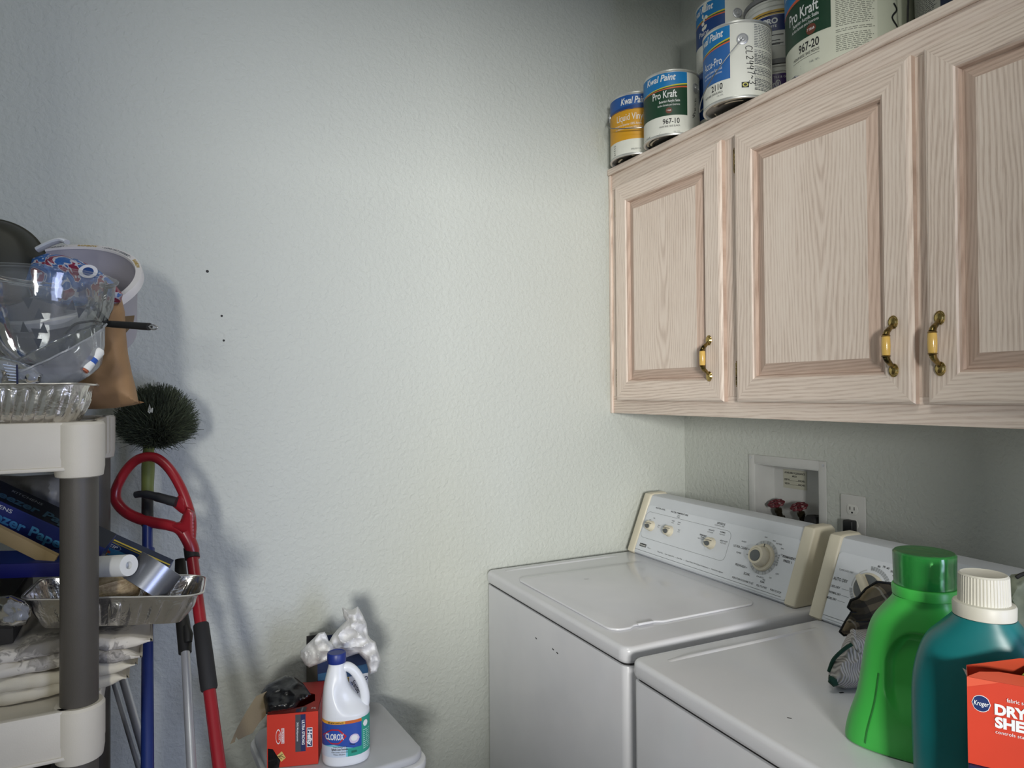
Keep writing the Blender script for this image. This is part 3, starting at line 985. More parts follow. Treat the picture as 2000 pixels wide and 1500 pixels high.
    for s, tt in knobs:
        M = faceM(s, tt)
        mb = MB()
        mb.lathe([(0.0165, 0), (0.0165, 0.002), (0.0150, 0.0035), (0.0145, 0.013), (0.0135, 0.016), (0.0, 0.0165)], BEIGE, 30, M)
        kb = mb.build('knob', t)
        mb = MB()
        pts = [(0.0088 * cos(a) + 0.0010, 0.0068 * sin(a) - 0.0036) for a in [rad(x) for x in range(-120, 130, 12)]] + [(-0.0125, -0.0020)]
        mb.prism(pts, 0.0160, 0.0185, KNOBGREY, 0.0006, M)
        mb.build('pointer', kb, label='grey teardrop knob face')
        mb = MB()
        mb.box(-0.015, 0.015, 0.0055, 0.0068, 0.0155, 0.0168, INK, 0, 2, M)
        mb.build('knob_mark', kb)
    M = faceM(*dial)
    mb = MB()
    if not dryer:
        mb.lathe([(0.035, 0), (0.035, 0.004), (0.033, 0.007), (0.028, 0.008), (0.027, 0.006), (0.0, 0.006)], BEIGE, 48, M)
        kb = mb.build('timer_dial', t)
        mb = MB()
        mb.lathe([(0.0245, 0.006), (0.0242, 0.026), (0.0225, 0.030), (0.0175, 0.031), (0.0165, 0.0295), (0, 0.0295)], BEIGE, 40, M)
        mb.build('timer_knob', kb)
        mb = MB()
        mb.lathe([(0.0163, 0.0296), (0.0155, 0.0312), (0.0, 0.0325)], KNOBGREY, 40, M @ Matrix.Translation((-0.0005, -0.0025, 0)) @ Matrix.Diagonal((0.96, 0.90, 1, 1)))
        mb.build('knob_inlay', kb, label='dark grey oval inlay of the timer knob')
        mb = MB(); mb.box(-0.0008, 0.0008, 0.026, 0.034, 0.0072, 0.0085, INK, 0, 2, M); mb.build('dial_mark', kb)
    else:
        mb.lathe([(0.034, 0), (0.034, 0.004), (0.031, 0.008), (0.0, 0.0085)], BEIGE, 48, M)
        kb = mb.build('timer_dial', t)
        mb = MB()
        Mr = M @ Matrix.Rotation(rad(-52), 4, 'Z')
        mb.prism([(-0.028, -0.005), (-0.02, -0.0065), (0.02, -0.0065), (0.028, -0.005), (0.028, 0.005), (0.02, 0.0065), (-0.02, 0.0065), (-0.028, 0.005)], 0.008, 0.024, BEIGE, 0.0015, Mr)
        mb.build('timer_knob', kb, label='cream grip bar of the timer dial')
        for sg in (1, -1):
            mb = MB()
            pts = [(0.029 * cos(a), sg * 0.029 * sin(a)) for a in [rad(x) for x in range(18, 163, 8)]]
            pts = pts if sg > 0 else pts[::-1]
            mb.prism(pts, 0.0082, 0.0105, KNOBGREY, 0.0008, Mr)
            mb.build('knob_inlay', kb, label='dark grey half-moon of the timer dial')
    return t
machine('washing_machine', 'white top-loading washing machine with cream console ends in the wall corner', 'washing machine', (-0.773, -0.0144, 0), -0.0308, 0.686, False)
machine('clothes_dryer', 'white clothes dryer with auto dry dial, under the detergent bottles', 'dryer', (-0.813, -0.738, 0), -0.045, 0.700, True)
# ================================================================== PAINT CANS ON THE CABINET
def cama(p): return atan2(CP.y - p[1], CP.x - p[0])
BLU = plain('#1478b8', 0.4); BLU2 = plain('#2f66a8', 0.4); NAVY = plain('#16407f', 0.4); GRN = plain('#143d28', 0.45)
YEL = plain('#c9c02f', 0.4); ORG = plain('#d2603a', 0.4); DKG = plain('#24503a', 0.4); OCH = plain('#d39a1e', 0.45); VIN = plain('#1b56a0', 0.4)
BROWN = plain('#6d3b2c', 0.5); PURP = plain('#42246b', 0.4); REDL = plain('#c8242c', 0.4); TXW = plain('#e6e8e8', 0.5)
def arc_handle(mb, r, z, a_mid, drop, m, span=pi / 2, wire=0.0016):
    """wire bail hanging down in front from one ear to the other"""
    P = []
    for k in range(25):
        t = -1 + 2 * k / 24
        a = a_mid + t * span
        P.append(((r + 0.006 + 0.02 * (1 - t * t)) * cos(a), (r + 0.006 + 0.02 * (1 - t * t)) * sin(a), z - drop * (1 - t * t) ** 0.75))
    mb.tube(P, wire, TIN, 8)

def can(name, label, loc, r, h, lab, ears=(), bail=None, ring=True, rot=0.0, plastic=False, group=None):
    t = empty(name, label, 'paint can', loc, 0, group)
    a0 = cama(loc) + rot
    mb = MB()
    BODY = plain('#cfd0cc', 0.35, 0.6) if not plastic else LABELW
    mb.lathe([(r - 0.006, 0.006), (r - 0.004, 0.0), (r + 0.0012, 0.0), (r + 0.0016, 0.003), (r, 0.005), (r, h - 0.007), (r + 0.0016, h - 0.005), (r + 0.0016, h - 0.001), (r - 0.002, h)], BODY, 64, caps=False)
    mb.lathe([(0.0, 0.008), (r * 0.45, 0.008), (r * 0.5, 0.0065), (r * 0.8, 0.0065), (r - 0.006, 0.006)], TIN, 48, caps=False)
    # dried drips under the can
    D = Dec(mb, lambda u, v, off: (u, v, 0.0058 - off))
    R = random.Random(int(r * 1e5 + loc[1] * 1000))
    for k in range(9):
        a = R.uniform(0, 6.28); q = R.uniform(0.6, 0.9) * r
        D.ring(0, 0, q, q + r * R.uniform(0.03, 0.09), plain('#c8bfa8', 0.5) if k % 3 else plain('#2b241c', 0.6), 0.0002 + 0.0003 * k, 10, a, a + R.uniform(0.3, 1.1))
    mb.build('can_body', t)
    mb = MB()
    D = Dec(mb, cyl_map(r, a0))
    w_ = pi * r * 0.995
    D.rect(-w_, w_, 0.0065, h - 0.0085, LABELW, 0.0003)
    lab(D, r, h)
    mb.build('label', t, label='printed paper label')
    mb = MB()
    mb.lathe([(r - 0.002, h - 0.0005), (r - 0.008, h - 0.001), (r - 0.012, h - 0.006), (r - 0.016, h - 0.002), (0, h - 0.002)], TIN, 48, caps=False)
    mb.build('lid', t)
    for deg, zf in ears:
        a = a0 + rad(deg)
        M = Matrix.Translation((r * cos(a), r * sin(a), h * zf)) @ Matrix.Rotation(a, 4, 'Z') @ Matrix.Rotation(pi / 2, 4, 'Y')
        mb = MB()
        mb.lathe([(0.0140, 0.0003), (0.0140, 0.002), (0.0115, 0.003), (0.0105, 0.0015), (0.007, 0.002), (0.0055, 0.005), (0, 0.0058)], STEEL if not plastic else DARK, 28, M)
        mb.build('ear', t)
    if bail:
        mb = MB(); bail(mb, a0, r, h); mb.build('bail_handle', t, label='thin wire bail')
    return t
dg = lambda r, d: r * rad(d)

# 1 yellow label
def lab1(D, r, h):
    a, b = dg(r, -100), dg(r, 70)
    D.rect(a, b, 0.72 * h, h - 0.0085, VIN, 0.0005)
    n = 30
    D.strip([(a + (b - a) * k / n, 0.735 * h, 0.735 * h + 0.03 * h + 0.08 * h * (k / n) ** 2) for k in range(n + 1)], NAVY, 0.0007)
    D.rect(a, b, 0.25 * h, 0.735 * h, OCH, 0.0005)
    D.text('Kwal Paint', dg(r, -35), 0.815 * h, 0.020, TXW, 0.083, bold=0.02, shear=0.25)
    D.text('Liquid Vinyl', dg(r, -46), 0.555 * h, 0.021, TXW, 0.088, bold=0.0)
    D.text('Interior or Exterior 100% Acrylic', dg(r, -52), 0.475 * h, 0.0070, TXW, 0.090)
    D.text('Para Interiores o Exteriores 100% Acrilico', dg(r, -50), 0.425 * h, 0.0050, TXW, 0.090)
    D.text('SEMIGLOSS 371 VAL', dg(r, -12), 0.075 * h, 0.0045, INK, 0.03)
    for k in range(5): D.text(('150', 'Vinyl', 'Base', 'Uno')[k % 4], dg(r, -58), (0.19 - 0.035 * k) * h, 0.004, INK, 0.010)
P1 = (-0.272, -0.097, ZT + 0.002)
can('paint_can', 'paint can with yellow and blue label, at the left end of the cabinet top', P1, 0.082, 0.192, lab1, ears=((-86, 0.75), (94, 0.75)),
    bail=lambda mb, a0, r, h: arc_handle(mb, r, h * 0.75, a0 + rad(4), 0.075, STEEL, pi / 2))
def kwal_top(D, r, h, a, b, stripe_hi, x0, wd, th=0.0185, green=True, bmat=None):
    """blue band with a rising swoosh of thin coloured stripes"""
    n = 30
    S = lambda k: (0.70 + (stripe_hi - 0.70) * (k / n) ** 1.6) * h
    D.strip([(a + (b - a) * k / n, S(k), h - 0.0085) for k in range(n + 1)], BLU, 0.0005)
    for j, m in enumerate((YEL, DKG, ORG)):
        D.strip([(a + (b - a) * k / n, S(k) - (j + 1) * 0.0035 * (0.15 + k / n), S(k) - j * 0.0035 * (0.15 + k / n)) for k in range(n + 1)], m, 0.0007)
    D.text('Kwal Paint', x0, 0.835 * h, th, TXW, wd, bold=0.02, shear=0.25)
    return [(a + (b - a) * k / n, S(k) - 3 * 0.0035 * (0.15 + k / n)) for k in range(n + 1)]
def prokraft(num, base):
    def f(D, r, h):
        q = r / 0.082
        a, b = dg(r, -100), dg(r, 33)
        low = kwal_top(D, r, h, a, b, 0.79, dg(r, -57), 0.095 * q, 0.0185 * q)
        D.strip([(u, 0.30 * h, v) for u, v in low], GRN, 0.0005)
        D.text('Pro Kraft', dg(r, -40), 0.575 * h, 0.021 * q, TXW, 0.073 * q, bold=0.012)
        D.text('Exterior Acrylic Satin', dg(r, 17), 0.502 * h, 0.0072 * q, TXW, 0.060 * q, bold=0.01, align='R')
        D.text('Acrilico Satinado para Exteriores', dg(r, 17), 0.447 * h, 0.0058 * q, TXW, 0.065 * q, align='R')
        D.ell(dg(r, -5), 0.375 * h, 0.0095 * q, 0.0085 * q, BROWN, 0.0008)
        D.text('7 YEAR', dg(r, -5), 0.365 * h, 0.0040 * q, TXW, 0.013 * q, bold=0.02, align='C', off=0.0012)
        D.text(num, dg(r, 16), 0.175 * h, 0.0150 * q, INK, 0.048 * q, bold=0.015, align='R')
        D.text(base, dg(r, 17), 0.125 * h, 0.0052 * q, INK, 0.060 * q, align='R')
        D.text('1 GAL / 3.78 L', dg(r, 17), 0.040 * h, 0.0035 * q, GREYINK, 0.020 * q, align='R')
        D.line([(dg(r, -60), 0.075 * h), (dg(r, -22), 0.068 * h)], 0.0008, INK)
        D.line([(dg(r, -50), 0.052 * h), (dg(r, -24), 0.045 * h)], 0.0008, INK)
        D.text('Pro Kraft', dg(r, -62), 0.035 * h, 0.004 * q, INK, 0.018)
    return f
def scribble(D, pts, wd=0.0016):
    D.line([tuple(p) for p in smooth_path([(x, y, 0) for x, y in pts], 4)] if False else [(p.x, p.y) for p in smooth_path([Vector((x, y, 0)) for x, y in pts], 4)], wd, INK, 0.0009)
def lab2(D, r, h):
    prokraft('967-10', 'WHITE BASE | BASE BLANCA')(D, r, h)
    u = dg(r, 55)
    scribble(D, [(u - 0.012, 0.052), (u - 0.002, 0.060), (u - 0.012, 0.058), (u - 0.003, 0.068), (u + 0.002, 0.066)])
    scribble(D, [(u - 0.004, 0.073), (u + 0.003, 0.077), (u - 0.003, 0.079), (u + 0.002, 0.083)])
    scribble(D, [(u + 0.0, 0.088), (u + 0.001, 0.096)])
    scribble(D, [(u - 0.003, 0.101), (u + 0.005, 0.103), (u + 0.001, 0.108), (u + 0.006, 0.110)])
P2 = (-0.280, -0.268, ZT + 0.002)
can('paint_can', 'paint can with green 967-10 label, second from the left on the cabinet', P2, 0.0795, 0.186, lab2, ears=((57, 0.75), (-123, 0.75)))
def lab3(D, r, h):
    a, b = dg(r, -100), dg(r, -11)
    low = kwal_top(D, r, h, a, b, 0.80, dg(r, -82), 0.088, 0.0185)
    D.strip([(u, 0.27 * h, v) for u, v in low], BLU2, 0.0005)
    D.text('Accu-Pro', dg(r, -25), 0.49 * h, 0.020, TXW, 0.062, align='R')
    D.text('Interior Latex Eggshell', dg(r, -25), 0.42 * h, 0.0062, TXW, 0.062, align='R')
    D.text('Latex Satinado para Interiores', dg(r, -25), 0.375 * h, 0.0048, TXW, 0.062, align='R')
    D.text('2110', dg(r, -24), 0.165 * h, 0.0150, INK, 0.033, bold=0.015, align='R')
    D.text('WHITE BASE | BASE BLANCA', dg(r, -24), 0.115 * h, 0.0052, INK, 0.060, align='R')
    D.text('1 GAL / 3.78 L', dg(r, -23), 0.078 * h, 0.0035, GREYINK, 0.018, align='R')
    D.fine(dg(r, 29), dg(r, 75), 0.10 * h, h - 0.012, 0.0042, GREYINK, 0.4, seed=3)
    D.fine(dg(r, 29), dg(r, 75), 0.10 * h, 0.55 * h, 0.0031, INK, 0.25, seed=4)
    D.rect(dg(r, 7), dg(r, 19), 0.125 * h, 0.195 * h, INK, 0.0007)
    D.ell(dg(r, 13), 0.16 * h, 0.007, 0.0052, plain('#c9c46a', 0.5), 0.0010)
    D.ell(dg(r, 13), 0.16 * h, 0.004, 0.003, INK, 0.0013)
    # hand-written mix code running down the can, letters turned on their side
    glyph = {'C': [(1, .85), (.5, 1), (.1, .7), (.05, .3), (.4, 0), (.95, .1)], 'L': [(.2, 1), (.1, .5), (.1, 0), (.8, .05)],
             '2': [(.1, .8), (.4, 1), (.8, .8), (.6, .4), (.1, 0), (.9, .05)], '4': [(.3, 1), (.1, .45), (.85, .5), (.75, .9), (.7, -.1)],
             '7': [(.1, .9), (.8, .95), (.55, .4), (.4, -.1)], '~': [(.0, .45), (.3, .65), (.6, .4), (.9, .55)], '3': [(.1, .9), (.6, 1), (.7, .7), (.35, .5), (.8, .35), (.5, -.05), (.05, .1)]}
    v0 = 0.655 * h
    for i, ch in enumerate('CL2447~3'):
        w_, hh_ = 0.0095, 0.0165
        uo = dg(r, 14) + 0.0011 * i
        scribble(D, [(uo + y * hh_, v0 - x * w_) for x, y in glyph[ch]], 0.0017)
        v0 -= 0.0122
P3 = (-0.290, -0.530, ZT + 0.002)
def bail3(mb, a0, r, h):
    e = a0 + rad(9)
    P = [((r + 0.007) * cos(e), (r + 0.007) * sin(e), h * 0.745)]
    for k in range(1, 22):
        a = e - rad(k * 8.3); q = 1 - ((k - 21) / 21.0) ** 2
        P.append(((r + 0.006 + 0.004 * sin(pi * k / 21)) * cos(a), (r + 0.006 + 0.004 * sin(pi * k / 21)) * sin(a), h * 0.745 - 0.140 * sin(pi * min(1, k / 15) / 2) + (0.10 * max(0, k - 12) / 9)))
    mb.tube(P, 0.0014, TIN, 8)
can('paint_can', 'front paint can with blue 2110 label and marker writing on its side', P3, 0.084, 0.193, lab3, ears=((9, 0.745), (-171, 0.745)), bail=bail3)
# stacked pair behind
def lab4(D, r, h):
    a, b = dg(r, -100), dg(r, 0)
    low = kwal_top(D, r, h, a, b, 0.78, dg(r, -84), 0.088, 0.0185)
    D.strip([(u, 0.36 * h, v) for u, v in low], NAVY, 0.0005)
    D.text('Paint', dg(r, -60), 0.49 * h, 0.014, TXW, 0.04)
    R = random.Random(3)
    for k in range(14):
        u0 = dg(r, -44) + R.uniform(-0.010, 0.010); v0 = h * R.uniform(0.58, 0.95)
        D.ell(u0, v0, R.uniform(0.002, 0.006), R.uniform(0.003, 0.009), LABELW, 0.0010 + k * 0.00002, 9)
def lab4b(D, r, h):
    D.rect(dg(r, -100), dg(r, -40), 0.3 * h, h - 0.0085, NAVY, 0.0005)
c4 = at(1417, 120, 2.00)
P4 = (c4.x, c4.y, ZT + 0.002)
can('paint_can', 'lower can of the stack, mostly hidden behind the can with the 2110 label', P4, 0.082, 0.208, lab4b)
can('paint_can', 'upper blue can of the stack, its lid near the top of the photo', (P4[0], P4[1], ZT + 0.2105), 0.082, 0.192, lab4, ears=((24, 0.70), (-156, 0.70)))

def tub(name, label, loc, r, h, lab, lidm):
    t = empty(name, label, 'tub', loc)
    a0 = cama(loc)
    mb = MB()
    mb.lathe([(r * 0.93, 0.0), (r * 0.955, 0.004), (r * 0.985, h - 0.035), (r + 0.001, h - 0.033), (r + 0.001, h - 0.029), (r * 0.99, h - 0.027), (r * 0.99, h - 0.022), (r + 0.002, h - 0.020), (r + 0.002, h - 0.016), (r * 0.99, h - 0.014)], plain('#d5d6d0', 0.45), 56)
    mb.build('tub_body', t)
    mb = MB()
    mb.lathe([(r * 0.985, h - 0.015), (r + 0.005, h - 0.014), (r + 0.006, h - 0.004), (r + 0.002, h), (r - 0.006, h), (r - 0.01, h - 0.004), (0, h - 0.004)], lidm, 56)
    mb.build('lid', t)
    mb = MB()
    lab(Dec(mb, cyl_map(r * 0.957, a0, 0, r * 0.987, h - 0.035)), r, h)
    mb.build('label', t)
    return t
GREYLID = plain('#77787a', 0.5)
def labg(D, r, h):
    D.rect(dg(r, -95), dg(r, 95), 0.44 * h, 0.74 * h, PURP, 0.0005)
    D.text('TILE & GROUT', dg(r, 32), 0.66 * h, 0.0058, TXW, 0.05, align='R')
    D.text('it®', dg(r, 8), 0.49 * h, 0.020, TXW, 0.022, bold=0.01, align='R')
    D.ell(dg(r, 20), 0.33 * h, 0.019, 0.019, REDL, 0.0009)
    for k in range(3): D.rect(dg(r, 13), dg(r, 27), (0.31 + 0.05 * k) * h, (0.318 + 0.05 * k) * h, TXW, 0.0013)
def labp(D, r, h):
    D.rect(dg(r, -70), dg(r, 24), 0.20 * h, 0.78 * h, plain('#d8d9d6', 0.45), 0.0004)
    D.rect(dg(r, -70), dg(r, 22), 0.68 * h, 0.75 * h, plain('#c6a24a', 0.4), 0.0007)
    D.rect(dg(r, -70), dg(r, 22), 0.70 * h, 0.715 * h, INK, 0.0009)
    D.rect(dg(r, -70), dg(r, 22), 0.43 * h, 0.67 * h, plain('#182c6a', 0.4), 0.0007)
    D.text('PRO', dg(r, 4), 0.545 * h, 0.0140, TXW, 0.036, bold=0.04, align='R')
    D.text('WHITE', dg(r, 2), 0.485 * h, 0.0062, TXW, 0.03, bold=0.02, align='R')
    for k, f in enumerate((0.36, 0.28, 0.235, 0.22)): D.rect(dg(r, -22), dg(r, 14 - 6 * (k % 2)), f * h, (f + 0.012) * h, INK, 0.0008)
    D.fine(dg(r, 30), dg(r, 60), 0.18 * h, 0.76 * h, 0.0032, INK, 0.5, seed=6)
c5 = at(1516, 150, 1.862)
tub('grout_tub', 'white grout tub with purple label and red dot between the cans', (c5.x, c5.y, ZT + 0.002), 0.078, 0.150, labg, GREYLID)
tub('adhesive_tub', 'white tub with navy PRO label stacked on the purple grout tub', (c5.x, c5.y, ZT + 0.1525), 0.0775, 0.175, labp, GREYLID)
# 5-gallon pails
def pail(name, label, loc, r0, r1, h, lab, a_off=0.0, bail=None):
    t = empty(name, label, 'paint pail', loc)
    a0 = cama(loc) + a_off
    mb = MB()
    P = [(r0 - 0.004, 0.004), (r0 - 0.002, 0.0), (r0, 0.003)]
    P += [(r0 + (r1 - r0) * k / 10, h * 0.80 * k / 10) for k in range(1, 11)]
    for k in range(3):
        z = h * (0.82 + 0.045 * k); P += [(r1 + 0.006, z), (r1 + 0.006, z + 0.004), (r1 + 0.001, z + 0.006)]
    P += [(r1 + 0.002, h - 0.01)]
    mb.lathe(P, plain('#c9cdbb', 0.5), 72)
    mb.build('pail_body', t)
    mb = MB()
    mb.lathe([(r1 + 0.001, h - 0.012), (r1 + 0.010, h - 0.010), (r1 + 0.010, h), (r1 - 0.01, h + 0.002), (r1 - 0.014, h - 0.004), (0, h - 0.004)], WHITE, 72)
    mb.build('lid', t)
    mb = MB()
    lab(Dec(mb, cyl_map(r0, a0, 0, r1, h * 0.8)), r0, h)
    mb.build('label', t)
    if bail:
        mb = MB(); bail(mb, a0, r1, h); mb.build('bail_handle', t)
    return t
def lab7(D, r, h):
    H = h * 0.80
    a, b = dg(r, -95), dg(r, -14)
    D.rect(dg(r, -95), dg(r, 25), 0.006, H - 0.006, plain('#d6d8c8', 0.5), 0.0004)
    n = 24
    D.strip([(a + (b - a) * k / n, 0.088, 0.176 + 0.012 * (k / n)) for k in range(n + 1)], GRN, 0.0007)
    D.strip([(a + (b - a) * k / n, 0.176 + 0.012 * (k / n), 0.179 + 0.02 * (k / n)) for k in range(n + 1)], ORG, 0.0009)
    D.strip([(a + (b - a) * k / n, 0.179 + 0.02 * (k / n), H - 0.008) for k in range(n + 1)], BLU, 0.0007)
    D.text('Kwal Paint', dg(r, -24), 0.215, 0.028, TXW, 0.12, bold=0.02, shear=0.25, align='R', off=0.0012)
    e = dg(r, -25)
    D.text('Pro Kraft', e, 0.1400, 0.026, TXW, 0.090, bold=0.012, align='R', off=0.0012)
    D.text('Exterior Acrylic Satin', e, 0.1270, 0.0085, TXW, 0.074, bold=0.01, align='R', off=0.0012)
    D.text('Acrilico Satinado para Exteriores', e, 0.1155, 0.0070, TXW, 0.079, align='R', off=0.0012)
    D.ell(dg(r, -33), 0.1015, 0.0130, 0.0120, BROWN, 0.0011)
    D.text('7 YEAR', dg(r, -33), 0.0990, 0.0055, TXW, 0.019, bold=0.02, align='C', off=0.0016)
    D.text('967-20', e, 0.0590, 0.019, INK, 0.055, bold=0.015, align='R')
    D.text('MEDIUM BASE | BASE MEDIOS', e, 0.0475, 0.0065, INK, 0.074, align='R')
    D.rect(e - 0.076, e, 0.0425, 0.0433, INK, 0.0008)
    D.text('5 GAL / 18.9 L', e, 0.026, 0.0045, GREYINK, 0.024, align='R')
    D.line([(dg(r, -72), 0.028), (dg(r, -46), 0.030)], 0.0008, INK); D.line([(dg(r, -70), 0.022), (dg(r, -46), 0.024)], 0.0008, INK)
    D.fine(dg(r, -10), dg(r, 23), 0.030, H - 0.01, 0.0042, plain('#7c7f73', 0.5), 0.4, seed=11, gaps=0.08)
    u = dg(r, 40)
    def st(p): scribble(D, [(x, z - 0.105) for x, z in p], 0.0042)
    st([(u - 0.012, 0.286), (u - 0.008, 0.268), (u, 0.286), (u + 0.006, 0.268), (u + 0.014, 0.288)])
    st([(u - 0.006, 0.250), (u + 0.012, 0.254)]); st([(u + 0.003, 0.266), (u + 0.001, 0.240)]); st([(u - 0.008, 0.238), (u + 0.012, 0.240)])
    st([(u + 0.002, 0.228), (u + 0.010, 0.214), (u - 0.002, 0.196), (u + 0.012, 0.176), (u + 0.012, 0.160), (u + 0.000, 0.155), (u - 0.014, 0.150)])
p7 = at(1657, 150, 1.62)
pail('paint_pail', 'large white pail with green 967-20 label, the widest on the cabinet', (p7.x, p7.y, ZT + 0.002), 0.136, 0.139, 0.36, lab7)
def lab8(D, r, h):
    D.rect(dg(r, -95), dg(r, 95), 0.004, h * 0.78, plain('#8f9188', 0.5), 0.0004)
    D.fine(dg(r, -80), dg(r, -36), 0.01, h * 0.78, 0.0040, INK, 0.4, seed=15, gaps=0.05)
    D.rect(dg(r, -34), dg(r, -4), 0.006, h * 0.78, plain('#101c33', 0.4), 0.0007)
    D.rect(dg(r, -15), dg(r, -7), 0.070, 0.072, TXW, 0.0012); D.line([(dg(r, -22), 0.068), (dg(r, -19.5), 0.074), (dg(r, -17), 0.068)], 0.0015, TXW, 0.0012)
p8 = at(1913, 30, 1.39)
def bail8(mb, a0, r, h):
    P = smooth_path([((r + 0.012) * cos(a0 + rad(a)), (r + 0.012) * sin(a0 + rad(a)), z) for a, z in ((-58, 0.30), (-62, 0.20), (-68, 0.14), (-76, 0.09), (-84, 0.04))], 5)
    mb.tube(P, 0.002, DARK, 8)
pail('paint_pail', 'pail with grey print and navy label at the right end of the cabinet top', (p8.x, p8.y, ZT + 0.002), 0.112, 0.115, 0.36, lab8, 0, bail8)
# flat dark paint scraper lying between the cans and the big pail
mb = MB()
mb.box(-0.055, 0.055, -0.012, 0.012, 0, 0.004, plain('#6a6c70', 0.4, 0.5), 0.001)
o = mb.build('paint_stirrer')
e_ = at(1531, 164, 1.60)
o.location = (-0.285, e_.y + 0.005, ZT + 0.003); o.rotation_euler = (rad(0), rad(-4), rad(62))
tag(o, 'flat grey stirring stick lying between the grout tub and the big pail', 'stirring stick')

# ================================================================== DETERGENT, BOX AND GLOVES ON THE DRYER
ZD = 0.9255
def superell(a, rx, ry, p):
    c, s_ = cos(a), sin(a)
    k = (abs(c / rx) ** p + abs(s_ / ry) ** p) ** (-1 / p)
    return k * c, k * s_
def interp(tab, z):
    for i in range(len(tab) - 1):
        if z <= tab[i + 1][0]:
            t = (z - tab[i][0]) / (tab[i + 1][0] - tab[i][0]); t = max(0, min(1, t)); t = t * t * (3 - 2 * t) if False else t
            return [a + (b - a) * t for a, b in zip(tab[i][1:], tab[i + 1][1:])]
    return list(tab[-1][1:])
def smoothtab(tab):
    P = smooth_path([Vector((a[0], a[1], a[2])) for a in tab], 6)
    Q = smooth_path([Vector((a[0], a[3], 0)) for a in tab], 6)
    return [(p.x, p.y, p.z, q.y) for p, q in zip(P, Q)]
def sstep(x): x = max(0, min(1, x)); return x * x * (3 - 2 * x)

GREENP = plain('#3fae48', 0.36, 0, 0.03)
TEALP = plain('#0d6a6c', 0.34, 0, 0.03)
# local frame: +x to the right as seen from the camera, -y towards the camera
def facing(loc, extra=0.0):
    return cama(loc) + pi / 2 + extra
gl = Vector((-0.672, -1.208, ZD))
t = empty('detergent_bottle', 'bright green laundry detergent bottle with clear green cap on the dryer', 'detergent bottle', gl, facing(gl, rad(-6)))
tab = smoothtab([(0.0, -0.006, 0.078, 0.036), (0.004, -0.006, 0.084, 0.040), (0.03, -0.003, 0.083, 0.042), (0.07, 0.002, 0.076, 0.042), (0.11, 0.005, 0.072, 0.041), (0.15, 0.008, 0.069, 0.040), (0.180, 0.009, 0.062, 0.039), (0.200, 0.011, 0.051, 0.037), (0.214, 0.012, 0.041, 0.035), (0.222, 0.013, 0.038, 0.035)])
def gbody(u, v):
    z = 0.222 * v
    cx, rx, ry = interp(tab, z)
    a = 2 * pi * u
    x, y = superell(a, rx, ry, 2.6)
    # pressed grip recess on the front and back faces, leaving a handle rib on the left
    fx = (x + cx); k = 0
    zz = (z - 0.050) / 0.132
    if 0 < zz < 1.0:
        left = -0.036 + 0.16 * max(0, zz - 0.55) ** 2 + 0.012 * sstep((0.35 - zz) / 0.35)
        k = sstep((fx - left) / 0.016) * sstep((1.0 - zz) / 0.14) * sstep(zz / 0.40)
    y *= 1 - 0.34 * k
    return (x + cx, y, z)
mb = MB()
mb.grid(220, 180, gbody, GREENP, wu=True, caps=True)
b = mb.build('bottle_body', t)
mb = MB()
# mould seam line
mb.tube([(interp(tab, z)[0] - interp(tab, z)[1] * 0.62, -interp(tab, z)[2] * 0.93, z) for z in [0.010 + 0.0045 * k for k in range(24)]], 0.0006, plain('#1f6b2c', 0.5), 6)
mb.build('mould_seam', b)
mb = MB()
D = Dec(mb, lambda u, v, off: (u, -0.0424 - off, v))
D.ring(0.045, 0.020, 0.0024, 0.0030, plain('#8fd48f', 0.4), 0.0003, 4, pi / 4, 2 * pi + pi / 4)
for k in range(7): D.rect(0.036, 0.052, 0.030 + k * 0.0045, 0.0345 + k * 0.0045, plain('#268233', 0.4), 0.0003)
mb.build('moulded_mark', b)
mb = MB()
mb.lathe([(0.037, 0.0), (0.0405, 0.001), (0.0415, 0.012), (0.0400, 0.015), (0.036, 0.016)], GREENP, 56, Matrix.Translation((0.014, 0, 0.222)))
mb.build('neck_collar', t)
mb = MB()
Mt = Matrix.Translation((0.014, 0, 0.238))
mb.lathe([(0.0385, 0.0), (0.0395, 0.044), (0.037, 0.0465), (0.0, 0.0465)], GREENCLEAR, 56, Mt, caps=False)
mb.lathe([(0.0, 0.0445), (0.0355, 0.0445), (0.0370, 0.042), (0.0362, 0.0)], GREENCLEAR, 56, Mt, caps=False)
cp = mb.build('dosing_cap', t, label='see-through green dosing cap')
mb = MB()
mb.lathe([(0.0215, 0), (0.0215, 0.010), (0.018, 0.012), (0.014, 0.018), (0.012, 0.030), (0.009, 0.033), (0.0, 0.033)], GREENP, 30, Mt)
mb.build('pour_spout', t)

tl = at(1912, 1300, 0.842); tl.z = ZD
t = empty('detergent_bottle', 'teal laundry detergent bottle with ribbed white cap on the dryer', 'detergent bottle', tl, facing(tl, 0.0))
tabt = smoothtab([(0.0, 0.002, 0.066, 0.034), (0.004, 0.002, 0.071, 0.038), (0.04, 0.001, 0.073, 0.041), (0.09, 0.001, 0.074, 0.042), (0.14, 0.001, 0.073, 0.041), (0.175, 0.003, 0.069, 0.040), (0.200, 0.004, 0.060, 0.038), (0.217, 0.005, 0.046, 0.035), (0.229, 0.006, 0.036, 0.032), (0.233, 0.006, 0.033, 0.031)])
def tbody(u, v):
    z = 0.233 * v
    cx, rx, ry = interp(tabt, z)
    x, y = superell(2 * pi * u, rx, ry, 2.3)
    zz = (z - 0.02) / 0.16; k = 0
    if 0 < zz < 1: k = math.exp(-((x + 0.022 - 0.012 * zz) / 0.012) ** 2) * sin(pi * zz)
    return (x + cx, y * (1 + 0.05 * k), z)
mb = MB(); mb.grid(96, 90, tbody, TEALP, wu=True, caps=True); mb.build('bottle_body', t)
CAPW = plain('#cdcabd', 0.45)
mb = MB()
